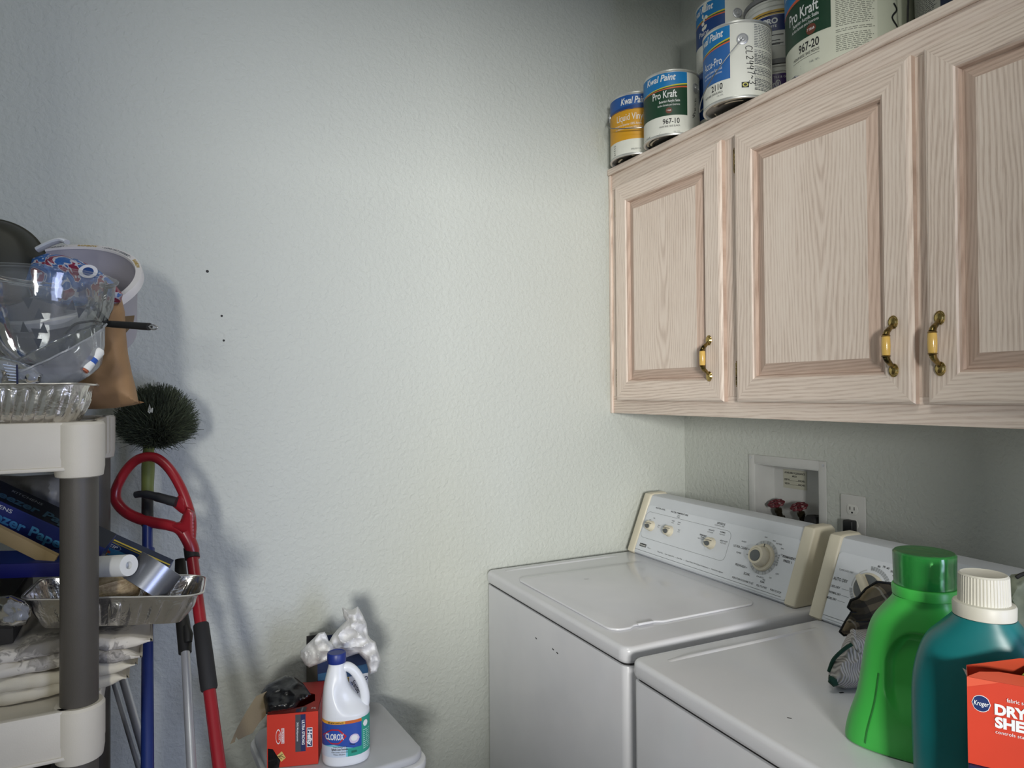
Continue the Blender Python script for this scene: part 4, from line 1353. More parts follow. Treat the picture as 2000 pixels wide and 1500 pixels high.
mb.lathe([(0.030, 0.0), (0.0332, 0.0015), (0.0336, 0.015), (0.0325, 0.0175), (0.027, 0.0185)], CAPW, 48, Matrix.Translation((0.006, 0, 0.2325)))
mb.build('neck_collar', t)
mb = MB()
def ribcap(u, v):
    a = 2 * pi * u; z = 0.033 * v
    r = 0.0272 - 0.0010 * v + (0.0005 if int(u * 288) % 6 < 3 else 0)
    return (0.006 + r * cos(a), r * sin(a), 0.2505 + z)
mb.grid(288, 6, ribcap, CAPW, wu=True, smooth=False)
mb.lathe([(0.0266, 0.033), (0.0245, 0.0350), (0.022, 0.0340), (0, 0.0340)], CAPW, 48, Matrix.Translation((0.006, 0, 0.2505)), caps=False)
mb.build('cap', t)

# orange box of dryer sheets, at the right edge
bp0 = at(1891, 1489, 0.765)
BOXR = plain('#c8391f', 0.5, 0, 0.05); BOXR2 = plain('#d8573a', 0.5); KBL = plain('#1a2f62', 0.4)
ang = rad(-61)
t = empty('dryer_sheet_box', 'torn orange dryer sheet box at the right edge, in front of the teal bottle', 'box', bp0, ang)
# local +x runs along the printed face to the right; +y away from the camera is on the left hand of x
mb = MB()
bw, bd, bh = 0.15, 0.038, 0.096
mb.box(0, bw, -0.0006, 0.0, 0, bh, BOXR); mb.box(0, bw, bd, bd + 0.0006, 0, bh, BOXR)
mb.box(0, 0.0006, 0.0, bd, 0, bh, BOXR2); mb.box(bw - 0.0006, bw, 0, bd, 0, bh, BOXR); mb.box(0, bw, 0, bd, 0, 0.0008, BOXR)
mb.add([(0, 0.0, bh), (bw, 0.0, bh), (bw, 0.022, bh + 0.006), (0.03, 0.016, bh + 0.006), (0.012, 0.014, bh + 0.003)], [(0, 1, 2, 3, 4)], BOXR2)
mb.add([(0, bd, bh), (0.05, 0.026, bh + 0.022), (bw, 0.022, bh + 0.034), (bw, bd, bh)], [(0, 1, 2, 3), (3, 2, 1, 0)], BOXR2)
mb.add([(0.0, 0.0, bh), (-0.004, 0.008, bh + 0.006), (0.0, 0.02, bh)], [(0, 1, 2), (2, 1, 0)], plain('#8f8378', 0.8))
bb = mb.build('carton', t)
mb = MB()
D = Dec(mb, flat_map((0, -0.0007, 0), (1, 0, 0), (0, 0, 1), (0, -1, 0)))
D.ell(0.0128, 0.0690, 0.0088, 0.0092, TXW, 0.0002); D.ell(0.0128, 0.0690, 0.0082, 0.0086, KBL, 0.0004)
D.text('Kroger', 0.0060, 0.0668, 0.0052, TXW, 0.0138, bold=0.01, shear=0.2, off=0.0007)
D.text('fabric softener', 0.036, 0.0765, 0.0042, TXW, 0.030)
D.text('DRYER', 0.0250, 0.0610, 0.0108, TXW, 0.045, bold=0.05)
D.text('SHEETS', 0.0250, 0.0470, 0.0108, TXW, 0.050, bold=0.05)
D.text('controls static cling', 0.0255, 0.0400, 0.0036, TXW, 0.042)
D.poly([(0.0, 0.085), (0.030, 0.096), (0.0, 0.096)], BOXR2, 0.0003)
mb.build('printed_front', t)
mb = MB()
pillow(mb, [(0.045, 0.0), (0.075, 0.002), (0.10, 0.0), (0.13, 0.01), (0.135, 0.035), (0.11, 0.05), (0.08, 0.046), (0.062, 0.024)], lambda x, y, d: Vector((x, 0.023 - d * 0.6, bh - 0.004 + y)), plain('#9a9b3a', 0.6), 0.02, None, 0.003, 40)
mb.build('dryer_sheet', t, label='yellow-green sheet sticking out of the torn box')
# navy carton the orange box rests on
t2 = empty('soap_carton', 'navy carton lying under the orange dryer sheet box at the photo corner', 'carton', (bp0.x, bp0.y, ZD), ang)
mb = MB(); mb.box(0.0, bw, -0.004, bd + 0.002, 0.0, bp0.z - ZD - 0.0006, plain('#1b2148', 0.45), 0.002); mb.build('carton', t2)
mb = MB(); mb.box(0.004, bw - 0.004, -0.0056, -0.0042, 0.012, 0.020, plain('#3c4a86', 0.45)); mb.build('printed_band', t2)

# gloves heaped behind the green bottle
PL = NT('plaid_wool'); v_ = PL.coord((1, 1, 1))
sp = PL.n('ShaderNodeSeparateXYZ'); PL.l(v_, sp.inputs[0])
uu = PL.math('ADD', PL.math('MULTIPLY', sp.outputs[0], 0.7), PL.math('MULTIPLY', sp.outputs[2], -0.75))
vv = PL.math('ADD', PL.math('MULTIPLY', sp.outputs[0], 0.7), PL.math('MULTIPLY', sp.outputs[2], 0.75))
def band(x, fr, w_): return PL.math('LESS_THAN', PL.math('FRACT', PL.math('MULTIPLY', x, fr)), w_)
c_ = PL.mix(PL.math('MULTIPLY', band(uu, 28.0, 0.42), 0.65), lin('#74664f'), lin('#1d1a18'))
c_ = PL.mix(PL.math('MULTIPLY', band(vv, 22.0, 0.40), 0.7), c_, lin('#171514'))
c_ = PL.mix(PL.math('MULTIPLY', band(PL.math('ADD', vv, 0.006), 22.0, 0.05), 0.6), c_, lin('#a8a08e'))
PL.set(c_, 0.95); PL.bump(PL.noise(v_, 400, 2), 0.4, 0.001)
KN = NT('ribbed_grey_knit'); v_ = KN.coord()
sp = KN.n('ShaderNodeSeparateXYZ'); KN.l(v_, sp.inputs[0])
wv = KN.math('SINE', KN.math('MULTIPLY', KN.math('ADD', sp.outputs[0], KN.math('MULTIPLY', KN.noise(v_, 10, 2), 0.006)), 1500))
KN.set(KN.ramp(KN.math('MULTIPLY_ADD', wv, 0.5, 0.5), [(0.0, lin('#8d8886')), (0.7, lin('#b9b4b1'))]), 0.95)
KN.bump(wv, 0.6, 0.0015)
dgv = 1.215
mb = MB()
pillow(mb, [(1772, 1138), (1738, 1140), (1713, 1137), (1692, 1150), (1676, 1168), (1662, 1173), (1657, 1186), (1664, 1194), (1651, 1214), (1641, 1234), (1648, 1240), (1666, 1238), (1700, 1231), (1745, 1226), (1790, 1215), (1790, 1150)], camplace(dgv, 0.0009, 1200), PL.m, 0.05, 30, 0.006, 26, 3.0, 3, 0.0015, 90)
DKB = plain('#17181a', 0.9)
mb.tube([at(x, y, dgv + 0.0009 * (y - 1200) - 0.003) for x, y in [(1772, 1137), (1738, 1139), (1713, 1136), (1691, 1150), (1676, 1167), (1662, 1172), (1656, 1186), (1664, 1194), (1651, 1214), (1640, 1234), (1648, 1241), (1667, 1239), (1700, 1232), (1745, 1228)]], 0.0020, DKB, 8)
for a, b in (((1660, 1196), (1740, 1186)), ((1672, 1214), (1745, 1208))):
    mb.tube([at(a[0] + (b[0] - a[0]) * k / 6, a[1] + (b[1] - a[1]) * k / 6 + 2 * sin(k), dgv - 0.020) for k in range(7)], 0.0012, DKB, 6)
o = mb.build('plaid_cloth', loc=at(1720, 1190, dgv))
tag(o, 'dark brown plaid cloth crumpled in front of the dryer dial', 'cloth')
mb = MB()
pillow(mb, [(1700, 1228), (1672, 1230), (1655, 1240), (1645, 1258), (1640, 1275), (1626, 1287), (1620, 1300), (1617, 1325), (1628, 1340), (1650, 1346), (1690, 1342), (1720, 1345), (1720, 1240)], camplace(1.175, -0.0002, 1300), KN.m, 0.055, 28, 0.006, 40, 3.6, 9, 0.0015, 120)
o2 = at(1660, 1340, 1.247)
mb.tube(smooth_path([at(x, y, d) for x, y, d in ((1666, 1232, 1.172), (1668, 1248, 1.157), (1676, 1268, 1.150), (1690, 1278, 1.152))], 5), 0.0045, KN.m, 8)
GK = plain('#12382c', 0.95)
mb.tube(smooth_path([at(x, y, d) for x, y, d in ((1664, 1258, 1.144), (1650, 1267, 1.146), (1635, 1280, 1.154), (1626, 1292, 1.162), (1619, 1312, 1.164))], 5), 0.0032, GK, 8)
pillow(mb, [(1619, 1318), (1636, 1326), (1638, 1338), (1628, 1342), (1617, 1332)], camplace(1.150), GK, 0.012, 6, 0.002, 60, 2.5)
o = mb.build('knit_glove', loc=o2)
tag(o, 'grey ribbed knit glove with dark green edging on the dryer', 'glove')
# pale frosted bag slumped behind the teal bottle
mb = MB()
pillow(mb, [(1958, 1140), (1975, 1122), (2010, 1118), (2060, 1130), (2090, 1200), (2080, 1378), (1990, 1378), (1975, 1250), (1968, 1190)], camplace(1.10), bagmat('greenish_film', '#6e7565', '#8a907e', 0.6, 30), 0.07, 34, 0.006, 30, 5.0, 4)
mb.tube(smooth_path([at(x, y, 1.06) for x, y in ((1985, 1128), (1996, 1122), (2010, 1118))], 4), 0.003, DARK, 6)
o = mb.build('crumpled_bag', loc=at(2010, 1230, 1.10)); tag(o, 'dull green crumpled bag behind the teal bottle at the right edge', 'bag')

# ================================================================== BIN AND WHAT STANDS ON IT
ZBN = 0.650
BINC = plain('#b9bbbe', 0.42, 0, 0.03); BINR = plain('#d6d7d8', 0.4)
t = empty('kitchen_bin', 'light grey plastic kitchen bin against the wall, carrying the bleach and bag boxes', 'bin', (-1.255, -0.235, 0), rad(3))
mb = MB()
rings = []
for z, k in ((0.0, 0.82), (0.02, 0.84), (0.60, 0.955), (0.612, 0.965)):
    rings.append([(x * k, y * k, z) for x, y in rrect(-0.158, 0.158, -0.158, 0.158, 0.05, 8)])
n = len(rings[0])
mb.add([p for r in rings for p in r], [(j * n + i, j * n + (i + 1) % n, (j + 1) * n + (i + 1) % n, (j + 1) * n + i) for j in range(3) for i in range(n)] + [tuple(range(n))[::-1], tuple(3 * n + i for i in range(n))], BINC)
mb.build('bin_body', t)
mb = MB()
mb.prism(rrect(-0.163, 0.163, -0.165, 0.165, 0.045, 8), 0.612, 0.632, BINR, 0.004)
mb.prism(rrect(-0.155, 0.155, -0.157, 0.157, 0.042, 8), 0.632, ZBN, BINC, 0.007, None, 3)
mb.build('lid', t)

# bleach jug
BL = plain('#e3e6ea', 0.32, 0, 0.01); BLN = plain('#1c2f78', 0.4)
jl = Vector((-1.254, -0.318, ZBN + 0.0005))
t = empty('bleach_jug', 'white bleach jug with navy cap standing on the bin lid', 'bleach bottle', jl, facing(jl)); t.scale = (1, 1, 0.945)
mb = MB()
tabj = smoothtab([(0.0, 0.0, 0.044, 0.034), (0.004, 0.0, 0.049, 0.039), (0.02, 0.0, 0.050, 0.040), (0.100, 0.0, 0.0500, 0.040), (0.115, -0.001, 0.0485, 0.0395), (0.132, -0.009, 0.040, 0.036), (0.150, -0.016, 0.032, 0.031), (0.170, -0.020, 0.026, 0.026), (0.192, -0.020, 0.0215, 0.0205), (0.212, -0.019, 0.0175, 0.0175), (0.222, -0.019, 0.0165, 0.0165)])
def jb(u, v):
    z = 0.222 * v
    cx, rx, ry = interp(tabj, z)
    x, y = superell(2 * pi * u, rx, ry, 2.3)
    if z > 0.11:  # scooped side under the grip
        k = sstep((z - 0.11) / 0.03) * sstep((0.19 - z) / 0.04) * sstep((x + 0.010) / 0.022)
        y *= 1 - 0.35 * k
    return (x + cx, y, z)
mb.grid(72, 90, jb, BL, wu=True, caps=True)
mb.build('jug_body', t)
mb = MB()
P = smooth_path([(-0.006, 0, 0.206), (0.004, 0, 0.207), (0.016, 0, 0.198), (0.027, 0, 0.182), (0.035, 0, 0.163), (0.0400, 0, 0.142), (0.0400, 0, 0.122), (0.035, 0, 0.104), (0.026, 0, 0.092)], 6)
mb.tube(P, [0.011 - 0.001 * sin(pi * i / len(P)) for i in range(len(P))], BL, 16)
mb.build('grip', t)
mb = MB()
mb.lathe([(0.0195, 0), (0.0200, 0.002), (0.0200, 0.020), (0.0185, 0.0225), (0.0165, 0.0225), (0.0155, 0.0215), (0, 0.0215)], BLN, 48, Matrix.Translation((-0.019, 0, 0.2205)))
mb.build('cap', t)
mb = MB()
def jugmap(u, v, off):
    cx, rx, ry = interp(tabj, v)
    a = -pi / 2 + u / 0.046
    x, y = superell(a, rx + off, ry + off, 2.3)
    return (x + cx, y, v)
D = Dec(mb, jugmap, 0.004)
LB = plain('#2b4fa5', 0.4); LG = plain('#2f9a86', 0.4); LR = plain('#c0262d', 0.4); LY = plain('#e3a63a', 0.4); LC = plain('#7ec7d8', 0.4); LO = plain('#c9672c', 0.4)
u0, u1, u2 = -0.062, 0.035, 0.066
D.rect(u0, u1, 0.024, 0.097, LB, 0.0005, 3)
D.rect(u1, u2, 0.024, 0.104, LG, 0.0005, 3)
n = 20
D.strip([(u0 + (u1 - u0) * k / n, 0.0965, 0.103) for k in range(n + 1)], LY, 0.0007)
D.strip([(-0.002 + (u1 + 0.002) * k / 8, 0.0965, 0.103) for k in range(9)], LO, 0.0009)
D.strip([(u0 + (u1 - u0) * k / n, 0.024, 0.030 + 0.022 * (1 - abs(k / n - 0.35))) for k in range(n + 1)], LC, 0.0007)
D.strip([(u0 + (0.0 - u0) * k / n, 0.024, 0.047) for k in range(n + 1)], plain('#c9d5e4', 0.4), 0.0009)
D.strip([(0.004 + (u1 - 0.004) * k / 8, 0.024, 0.042) for k in range(9)], LG, 0.0009)
D.text('40% MORE LOADS vs 8 8', -0.040, 0.0980, 0.0034, INK, 0.034, bold=0.02, off=0.0012)
c = (-0.022, 0.070)
D.cpoly([(c[0] - 0.032, c[1]), (c[0] - 0.010, c[1] - 0.0165), (c[0] + 0.006, c[1] - 0.0165), (c[0] + 0.023, c[1] - 0.001), (c[0] + 0.023, c[1] + 0.001), (c[0] + 0.006, c[1] + 0.0165), (c[0] - 0.010, c[1] + 0.0165)], LR, 0.0014)
D.cpoly([(c[0] - 0.029, c[1]), (c[0] - 0.010, c[1] - 0.0138), (c[0] + 0.005, c[1] - 0.0138), (c[0] + 0.019, c[1]), (c[0] + 0.005, c[1] + 0.0138), (c[0] - 0.010, c[1] + 0.0138)], LB, 0.0018)
D.text('CLOROX', c[0] - 0.023, c[1] - 0.0065, 0.0130, TXW, 0.040, bold=0.03, off=0.0022)
D.ell(0.0185, 0.062, 0.0115, 0.0105, plain('#cfc3dd', 0.4), 0.0012); D.ell(0.0185, 0.0635, 0.0075, 0.0065, TXW, 0.0014)
D.line([(0.008, 0.052), (0.014, 0.050), (0.020, 0.049)], 0.0015, INK, 0.0013)
D.text('Fresh Meadow Scent', -0.028, 0.0455, 0.0030, INK, 0.030, off=0.0014)
D.text('Splash-Less Formula', -0.032, 0.0395, 0.0046, INK, 0.036, bold=0.02, off=0.0014)
D.text('Cleans Disinfects & Deodorizes', -0.032, 0.0340, 0.0030, INK, 0.036, off=0.0014)
D.text('Whitens & Brightens', -0.028, 0.0290, 0.0028, INK, 0.026, off=0.0014)
D.fine(0.038, 0.060, 0.030, 0.075, 0.0045, plain('#bfe6dc', 0.5), 0.3, 0.0009, 5)
D.ell(0.044, 0.089, 0.006, 0.007, TXW, 0.0012)
D.rect(0.012, 0.024, 0.031, 0.036, plain('#1c6b58', 0.4), 0.0012)
mb.build('label', t, label='blue and green printed jug label')

# red box of black bags, with the torn flap
HR = plain('#c9321e', 0.5, 0, 0.04); HRT = plain('#a52c22', 0.55); HN = plain('#1d2857', 0.45); HG = plain('#45464c', 0.5)
hx0, hx1, hy0, hy1 = -0.052, 0.052, -0.0, 0.155
hb = Vector((-1.362, -0.298, ZBN + 0.0005))
ha = atan2(-0.0349, 0.1047)
t = empty('bag_box', 'red box of black garbage bags with torn cardboard flap, front left on the bin', 'box', hb, ha)
hh = 0.112
mb = MB()
mb.box(hx0, hx1, 0.0, 0.0008, 0, hh, HR); mb.box(hx0, hx1, hy1 - 0.0008, hy1, 0, hh, HRT)
mb.box(hx0, hx0 + 0.0008, 0.0008, hy1 - 0.0008, 0, hh, HR); mb.box(hx1 - 0.0008, hx1, 0.0008, hy1 - 0.0008, 0, hh, HR)
mb.box(hx0, hx1, 0.0, hy1, 0.0, 0.0008, CARD)
# top with a torn opening
top = [(hx0, 0.0), (hx1, 0.0), (hx1, hy1), (hx0, hy1)]
hole = [(-0.045, 0.030), (-0.030, 0.018), (-0.005, 0.020), (0.020, 0.030), (0.040, 0.052), (0.036, 0.085), (0.018, 0.100), (-0.010, 0.098), (-0.034, 0.080), (-0.046, 0.055)]
vo, eo, fo, ov, oe, of = delaunay_2d_cdt([Vector(p) for p in top + hole], [(i, (i + 1) % 4) for i in range(4)] + [(4 + i, 4 + (i + 1) % 10) for i in range(10)], [], 0, 1e-6)
def inpoly(q, P):
    c = False; j = len(P) - 1
    for i in range(len(P)):
        if (P[i][1] > q[1]) != (P[j][1] > q[1]) and q[0] < (P[j][0] - P[i][0]) * (q[1] - P[i][1]) / (P[j][1] - P[i][1]) + P[i][0]: c = not c
        j = i
    return c
fs = [f for f in fo if not inpoly((sum(vo[k].x for k in f) / 3, sum(vo[k].y for k in f) / 3), hole)]
mb.add([(p.x, p.y, hh) for p in vo], fs, HRT)
mb.build('carton', t)
mb = MB()
D = Dec(mb, flat_map((0, -0.0002, 0), (1, 0, 0), (0, 0, 1), (0, -1, 0)))
# printing runs down the face
D.rect(0.0055, 0.0165, 0.030, hh - 0.004, HG, 0.0003); D.rect(0.0165, 0.0265, 0.030, hh - 0.004, HN, 0.0003)
D.text('ULTRA STRONG', 0.0190, 0.096, 0.0055, TXW, 0.052, bold=0.03, ang=-pi / 2, off=0.0006)
D.text('30G Multipurpose', 0.0085, 0.092, 0.0036, TXW, 0.040, bold=0.01, ang=-pi / 2, off=0.0006)
D.rect(0.0290, 0.0405, 0.038, 0.079, TXW, 0.0003)
D.rect(0.0300, 0.0395, 0.0395, 0.0775, HN, 0.0005)
D.text('Hefty', 0.0315, 0.0755, 0.0075, TXW, 0.034, bold=0.05, shear=0.1, ang=-pi / 2, off=0.0008)
D.rect(-0.0230, -0.0170, 0.050, 0.082, TXW, 0.0003); D.rect(-0.0222, -0.0178, 0.0508, 0.0812, HR, 0.0005)
D.text('STRONGER', -0.0215, 0.0805, 0.0032, TXW, 0.029, bold=0.03, ang=-pi / 2, off=0.0007)
D.ring(-0.0290, 0.0650, 0.0045, 0.0052, TXW, 0.0003, 24, 0, 2 * pi, 3.0)
D.text('TEAR', -0.0285, 0.0720, 0.0030, TXW, 0.014, ang=-pi / 2, off=0.0006)
# pictured tied black bag with yellow ties
D.poly([(-0.050, 0.0), (-0.028, 0.0), (-0.025, 0.016), (-0.032, 0.026), (-0.040, 0.040), (-0.050, 0.042)], BAGB, 0.0004)
D.poly([(-0.032, 0.026), (-0.022, 0.034), (-0.014, 0.020), (-0.023, 0.012)], plain('#d8b96a', 0.5), 0.0003)
for p in ([(-0.030, 0.024), (-0.022, 0.024), (-0.016, 0.020)], [(-0.028, 0.024), (-0.020, 0.028)], [(-0.028, 0.023), (-0.022, 0.018)]): D.line(p, 0.0009, INK, 0.0008)
D2 = Dec(mb, flat_map((0, 0, hh + 0.0002), (1, 0, 0), (0, 1, 0)))
D2.rect(0.0055, 0.0265, 0.002, 0.018, HN, 0.0002); D2.rect(0.0130, 0.0265, 0.002, 0.024, HG, 0.0004)
D2.text('MULTIPURPOSE', 0.0165, 0.022, 0.0030, TXW, 0.020, ang=-pi / 2, off=0.0007)
D2.text('75', 0.036, 0.010, 0.007, TXW, 0.010)
D2.line([(-0.030, 0.118), (-0.020, 0.128), (-0.012, 0.138)], 0.0014, plain('#d8b96a', 0.5)); D2.line([(-0.032, 0.130), (-0.022, 0.127), (-0.010, 0.126)], 0.0014, plain('#d8b96a', 0.5)); D2.line([(-0.028, 0.138), (-0.021, 0.128), (-0.020, 0.116)], 0.0014, INK)
D2.rect(-0.040, -0.033, 0.104, 0.112, TXW)
mb.build('printing', t)
mb = MB()
# torn cardboard flap hanging off the left side
hi_ = (Matrix.Translation(hb) @ Matrix.Rotation(ha, 4, 'Z')).inverted()
pf = [(521, 1350), (500, 1360), (482, 1388), (464, 1420), (449, 1454), (459, 1449), (461, 1439), (466, 1445), (479, 1438), (493, 1432), (506, 1412), (519, 1398)]
fl = [hi_ @ at(x, y, 1.462 - (521 - x) * 0.0010) for x, y in pf]
fl2 = [hi_ @ at(x, y, 1.464 - (521 - x) * 0.0010) for x, y in pf]
n = len(fl)
mb.add(fl + fl2, [tuple(range(n)), tuple(range(2 * n - 1, n - 1, -1))] + [(i, (i + 1) % n, n + (i + 1) % n, n + i) for i in range(n)], CARD)
mb.build('torn_flap', t, label='torn flap showing bare grey-brown cardboard')
mb = MB()
q4 = lambda x, y: (x / 4.41 + 430, y / 4.41 + 1160)
hi_ = Matrix.Translation(hb) @ Matrix.Rotation(ha, 4, 'Z')
hi_ = hi_.inverted()
pillow(mb, [q4(*p) for p in ((350, 850), (400, 785), (470, 745), (560, 700), (640, 715), (715, 770), (785, 868), (740, 905), (690, 925), (645, 985), (570, 1005), (480, 1015), (395, 1035), (385, 960))],
       lambda x, y, off: hi_ @ at(x, y, 1.425 + (1040 / 4.41 + 1160 - y) * 0.0012 - off), BAGB, 0.035, 16, 0.008, 30, 3.0, 4, 0.002, 80, smooth=False)
mb.build('black_bag', t, label='black bag film bulging out of the torn top')

# navy drawstring-bag box behind with the white bags
nb = Vector((-1.212, -0.155, ZBN + 0.0005))
NVB = plain('#1a2b52', 0.45); NVG = plain('#2d5a80', 0.45); KB = plain('#4f4a3e', 0.8)
t = empty('bag_box', 'tall navy box of white trash bags standing behind the bleach jug', 'box', nb, rad(2))
bx0, bx1, by1, bh2 = -0.068, 0.054, 0.110, 0.155
mb = MB()
mb.box(bx0, bx1, 0.0, 0.0008, 0, bh2, NVB); mb.box(bx0, bx1, by1 - 0.0008, by1, 0, bh2 + 0.02, NVB)
mb.box(bx1 - 0.0008, bx1, 0.0008, by1 - 0.0008, 0, bh2, NVB); mb.box(bx0, bx0 + 0.0008, 0.0008, by1 - 0.0008, 0, bh2 + 0.004, KB)
mb.box(bx0, bx1, 0, by1, 0, 0.0008, KB); mb.box(bx0, bx0 + 0.03, by1 - 0.006, by1 - 0.001, bh2, bh2 + 0.028, plain('#1c1c1e', 0.6))
mb.box(bx1 - 0.05, bx1, 0.0, 0.022, bh2, bh2 + 0.001, plain('#3b3e48', 0.6))
mb.build('carton', t)
mb = MB()
D = Dec(mb, flat_map((0, -0.0002, 0), (1, 0, 0), (0, 0, 1), (0, -1, 0)))
D.rect(bx0 + 0.001, bx1, bh2 - 0.050, bh2 - 0.028, NVG, 0.0003); D.rect(bx0, bx1, 0.0, bh2 - 0.050, TXW, 0.0003)
D.rect(bx1 - 0.0550, bx1 - 0.0470, bh2 - 0.080, bh2 - 0.050, plain('#d9b53a', 0.5), 0.0006)
D.text('STRETCH', bx1 - 0.0530, bh2 - 0.052, 0.0050, INK, 0.028, bold=0.03, ang=-pi / 2, off=0.0009)
D.text('ODOR', bx1 - 0.046, bh2 - 0.063, 0.0040, plain('#2a6fb0', 0.4), 0.012, ang=rad(-60), off=0.0008)
D.text('Scented', bx1 - 0.042, bh2 - 0.064, 0.0100, INK, 0.034, bold=0.02, ang=rad(-62), off=0.0008)
D.text('O', bx1 - 0.0090, bh2 - 0.066, 0.0090, HN, 0.008, bold=0.03, off=0.0008)
mb.build('printing', t)
mb = MB()
pillow(mb, [(668, 1186), (671, 1204), (676, 1212), (664, 1224), (650, 1240), (641, 1256), (640, 1274), (652, 1288), (676, 1284), (700, 1276), (714, 1290), (722, 1318), (736, 1312), (744, 1290), (738, 1270), (733, 1254), (724, 1248), (719, 1240), (716, 1218), (708, 1200), (699, 1184), (689, 1190), (680, 1190)],
       lambda x, y, off: at(x, y, 1.60 - off), BAGW, 0.080, 26, 0.020, 38, 2.2, 5, 0.006, 80)
o3 = at(690, 1250, 1.60)
pillow(mb, [(634, 1234), (622, 1236), (612, 1247), (600, 1258), (587, 1272), (587, 1284), (596, 1298), (604, 1304), (640, 1290), (656, 1275), (652, 1256), (642, 1252), (638, 1240)],
       lambda x, y, off: at(x, y, 1.575 - off), BAGW, 0.055, 20, 0.016, 42, 2.2, 8, 0.005, 80)
tag(mb.build('plastic_bag', loc=o3), 'crumpled white plastic bags spilling out of the tall navy box', 'plastic bag')

# ================================================================== SHELVING UNIT
SX0, SX1, SY0, SY1 = -2.62, -1.696, -0.598, -0.196
RP = 0.0255
pc = [(SX1 - 0.027, SY0 + 0.027), (SX1 - 0.027, SY1 - 0.027), (SX0 + 0.027, SY0 + 0.027), (SX0 + 0.027, SY1 - 0.027)]
S0 = Vector(((SX0 + SX1) / 2, (SY0 + SY1) / 2, 0))
su = empty('shelving_unit', 'beige plastic shelving unit with dark taupe posts, loaded with kitchen clutter', 'shelving unit', S0)
levels = [1.398, 0.973, 0.55, 0.125]
for z in levels:
    mb = MB()
    X0, X1, Y0, Y1 = SX0 - S0.x, SX1 - S0.x, SY0 - S0.y, SY1 - S0.y
    mb.box(X0 + 0.012, X1 - 0.012, Y0 + 0.012, Y1 - 0.012, z - 0.016, z - 0.006, SHELF)
    H = 0.072
    mb.box(X0 + 0.03, X1 - 0.03, Y0 + 0.001, Y0 + 0.016, z - H, z, SHELF, 0.003)
    mb.box(X0 + 0.03, X1 - 0.03, Y0 - 0.002, Y0 + 0.014, z - H, z - H + 0.006, SHELF, 0.002)
    mb.box(X0 + 0.03, X1 - 0.03, Y1 - 0.016, Y1 - 0.001, z - H, z, SHELF, 0.003)
    for xs in (X0 + 0.004, X1 - 0.016): mb.box(xs, xs + 0.012, Y0 + 0.03, Y1 - 0.03, z - H, z, SHELF, 0.003)
    # fluted end next to the corner posts
    for yy in (Y0 + 0.062, Y0 + 0.086, Y1 - 0.066, Y1 - 0.092):
        mb.lathe([(0.011, z - H), (0.012, z - H + 0.004), (0.012, z - 0.004), (0.011, z)], SHELF, 16, Matrix.Translation((X1 - 0.012, yy, 0)))
    for i, (cx, cy) in enumerate(pc):
        x, y = cx - S0.x, cy - S0.y
        mb.lathe([(0.0268, z - H - 0.012), (0.0315, z - H - 0.010), (0.0335, z - H + 0.004), (0.0335, z - H + 0.016), (0.034, z - H + 0.02), (0.034, z - 0.004), (0.031, z), (0.0262, z)], SHELF, 36, Matrix.Translation((x, y, 0)))
    mb.build('shelf', su)
tops = [levels[0] - 0.010, levels[1] + 0.0, levels[2], levels[3]]
for i in range(3):
    for cx, cy in pc:
        mb = MB()
        z1 = levels[i] - 0.05; z0 = levels[i + 1] - 0.05
        mb.lathe([(RP - 0.001, z0), (RP, z0 + 0.002), (RP, z1)], POST, 36, Matrix.Translation((cx - S0.x, cy - S0.y, 0)))
        mb.build('post', su)
for cx, cy in pc:
    mb = MB(); mb.lathe([(RP, 0.0), (RP, 0.06)], POST, 24, Matrix.Translation((cx - S0.x, cy - S0.y, 0))); mb.build('foot', su)
ZS1, ZS2 = 1.3925, 0.9675
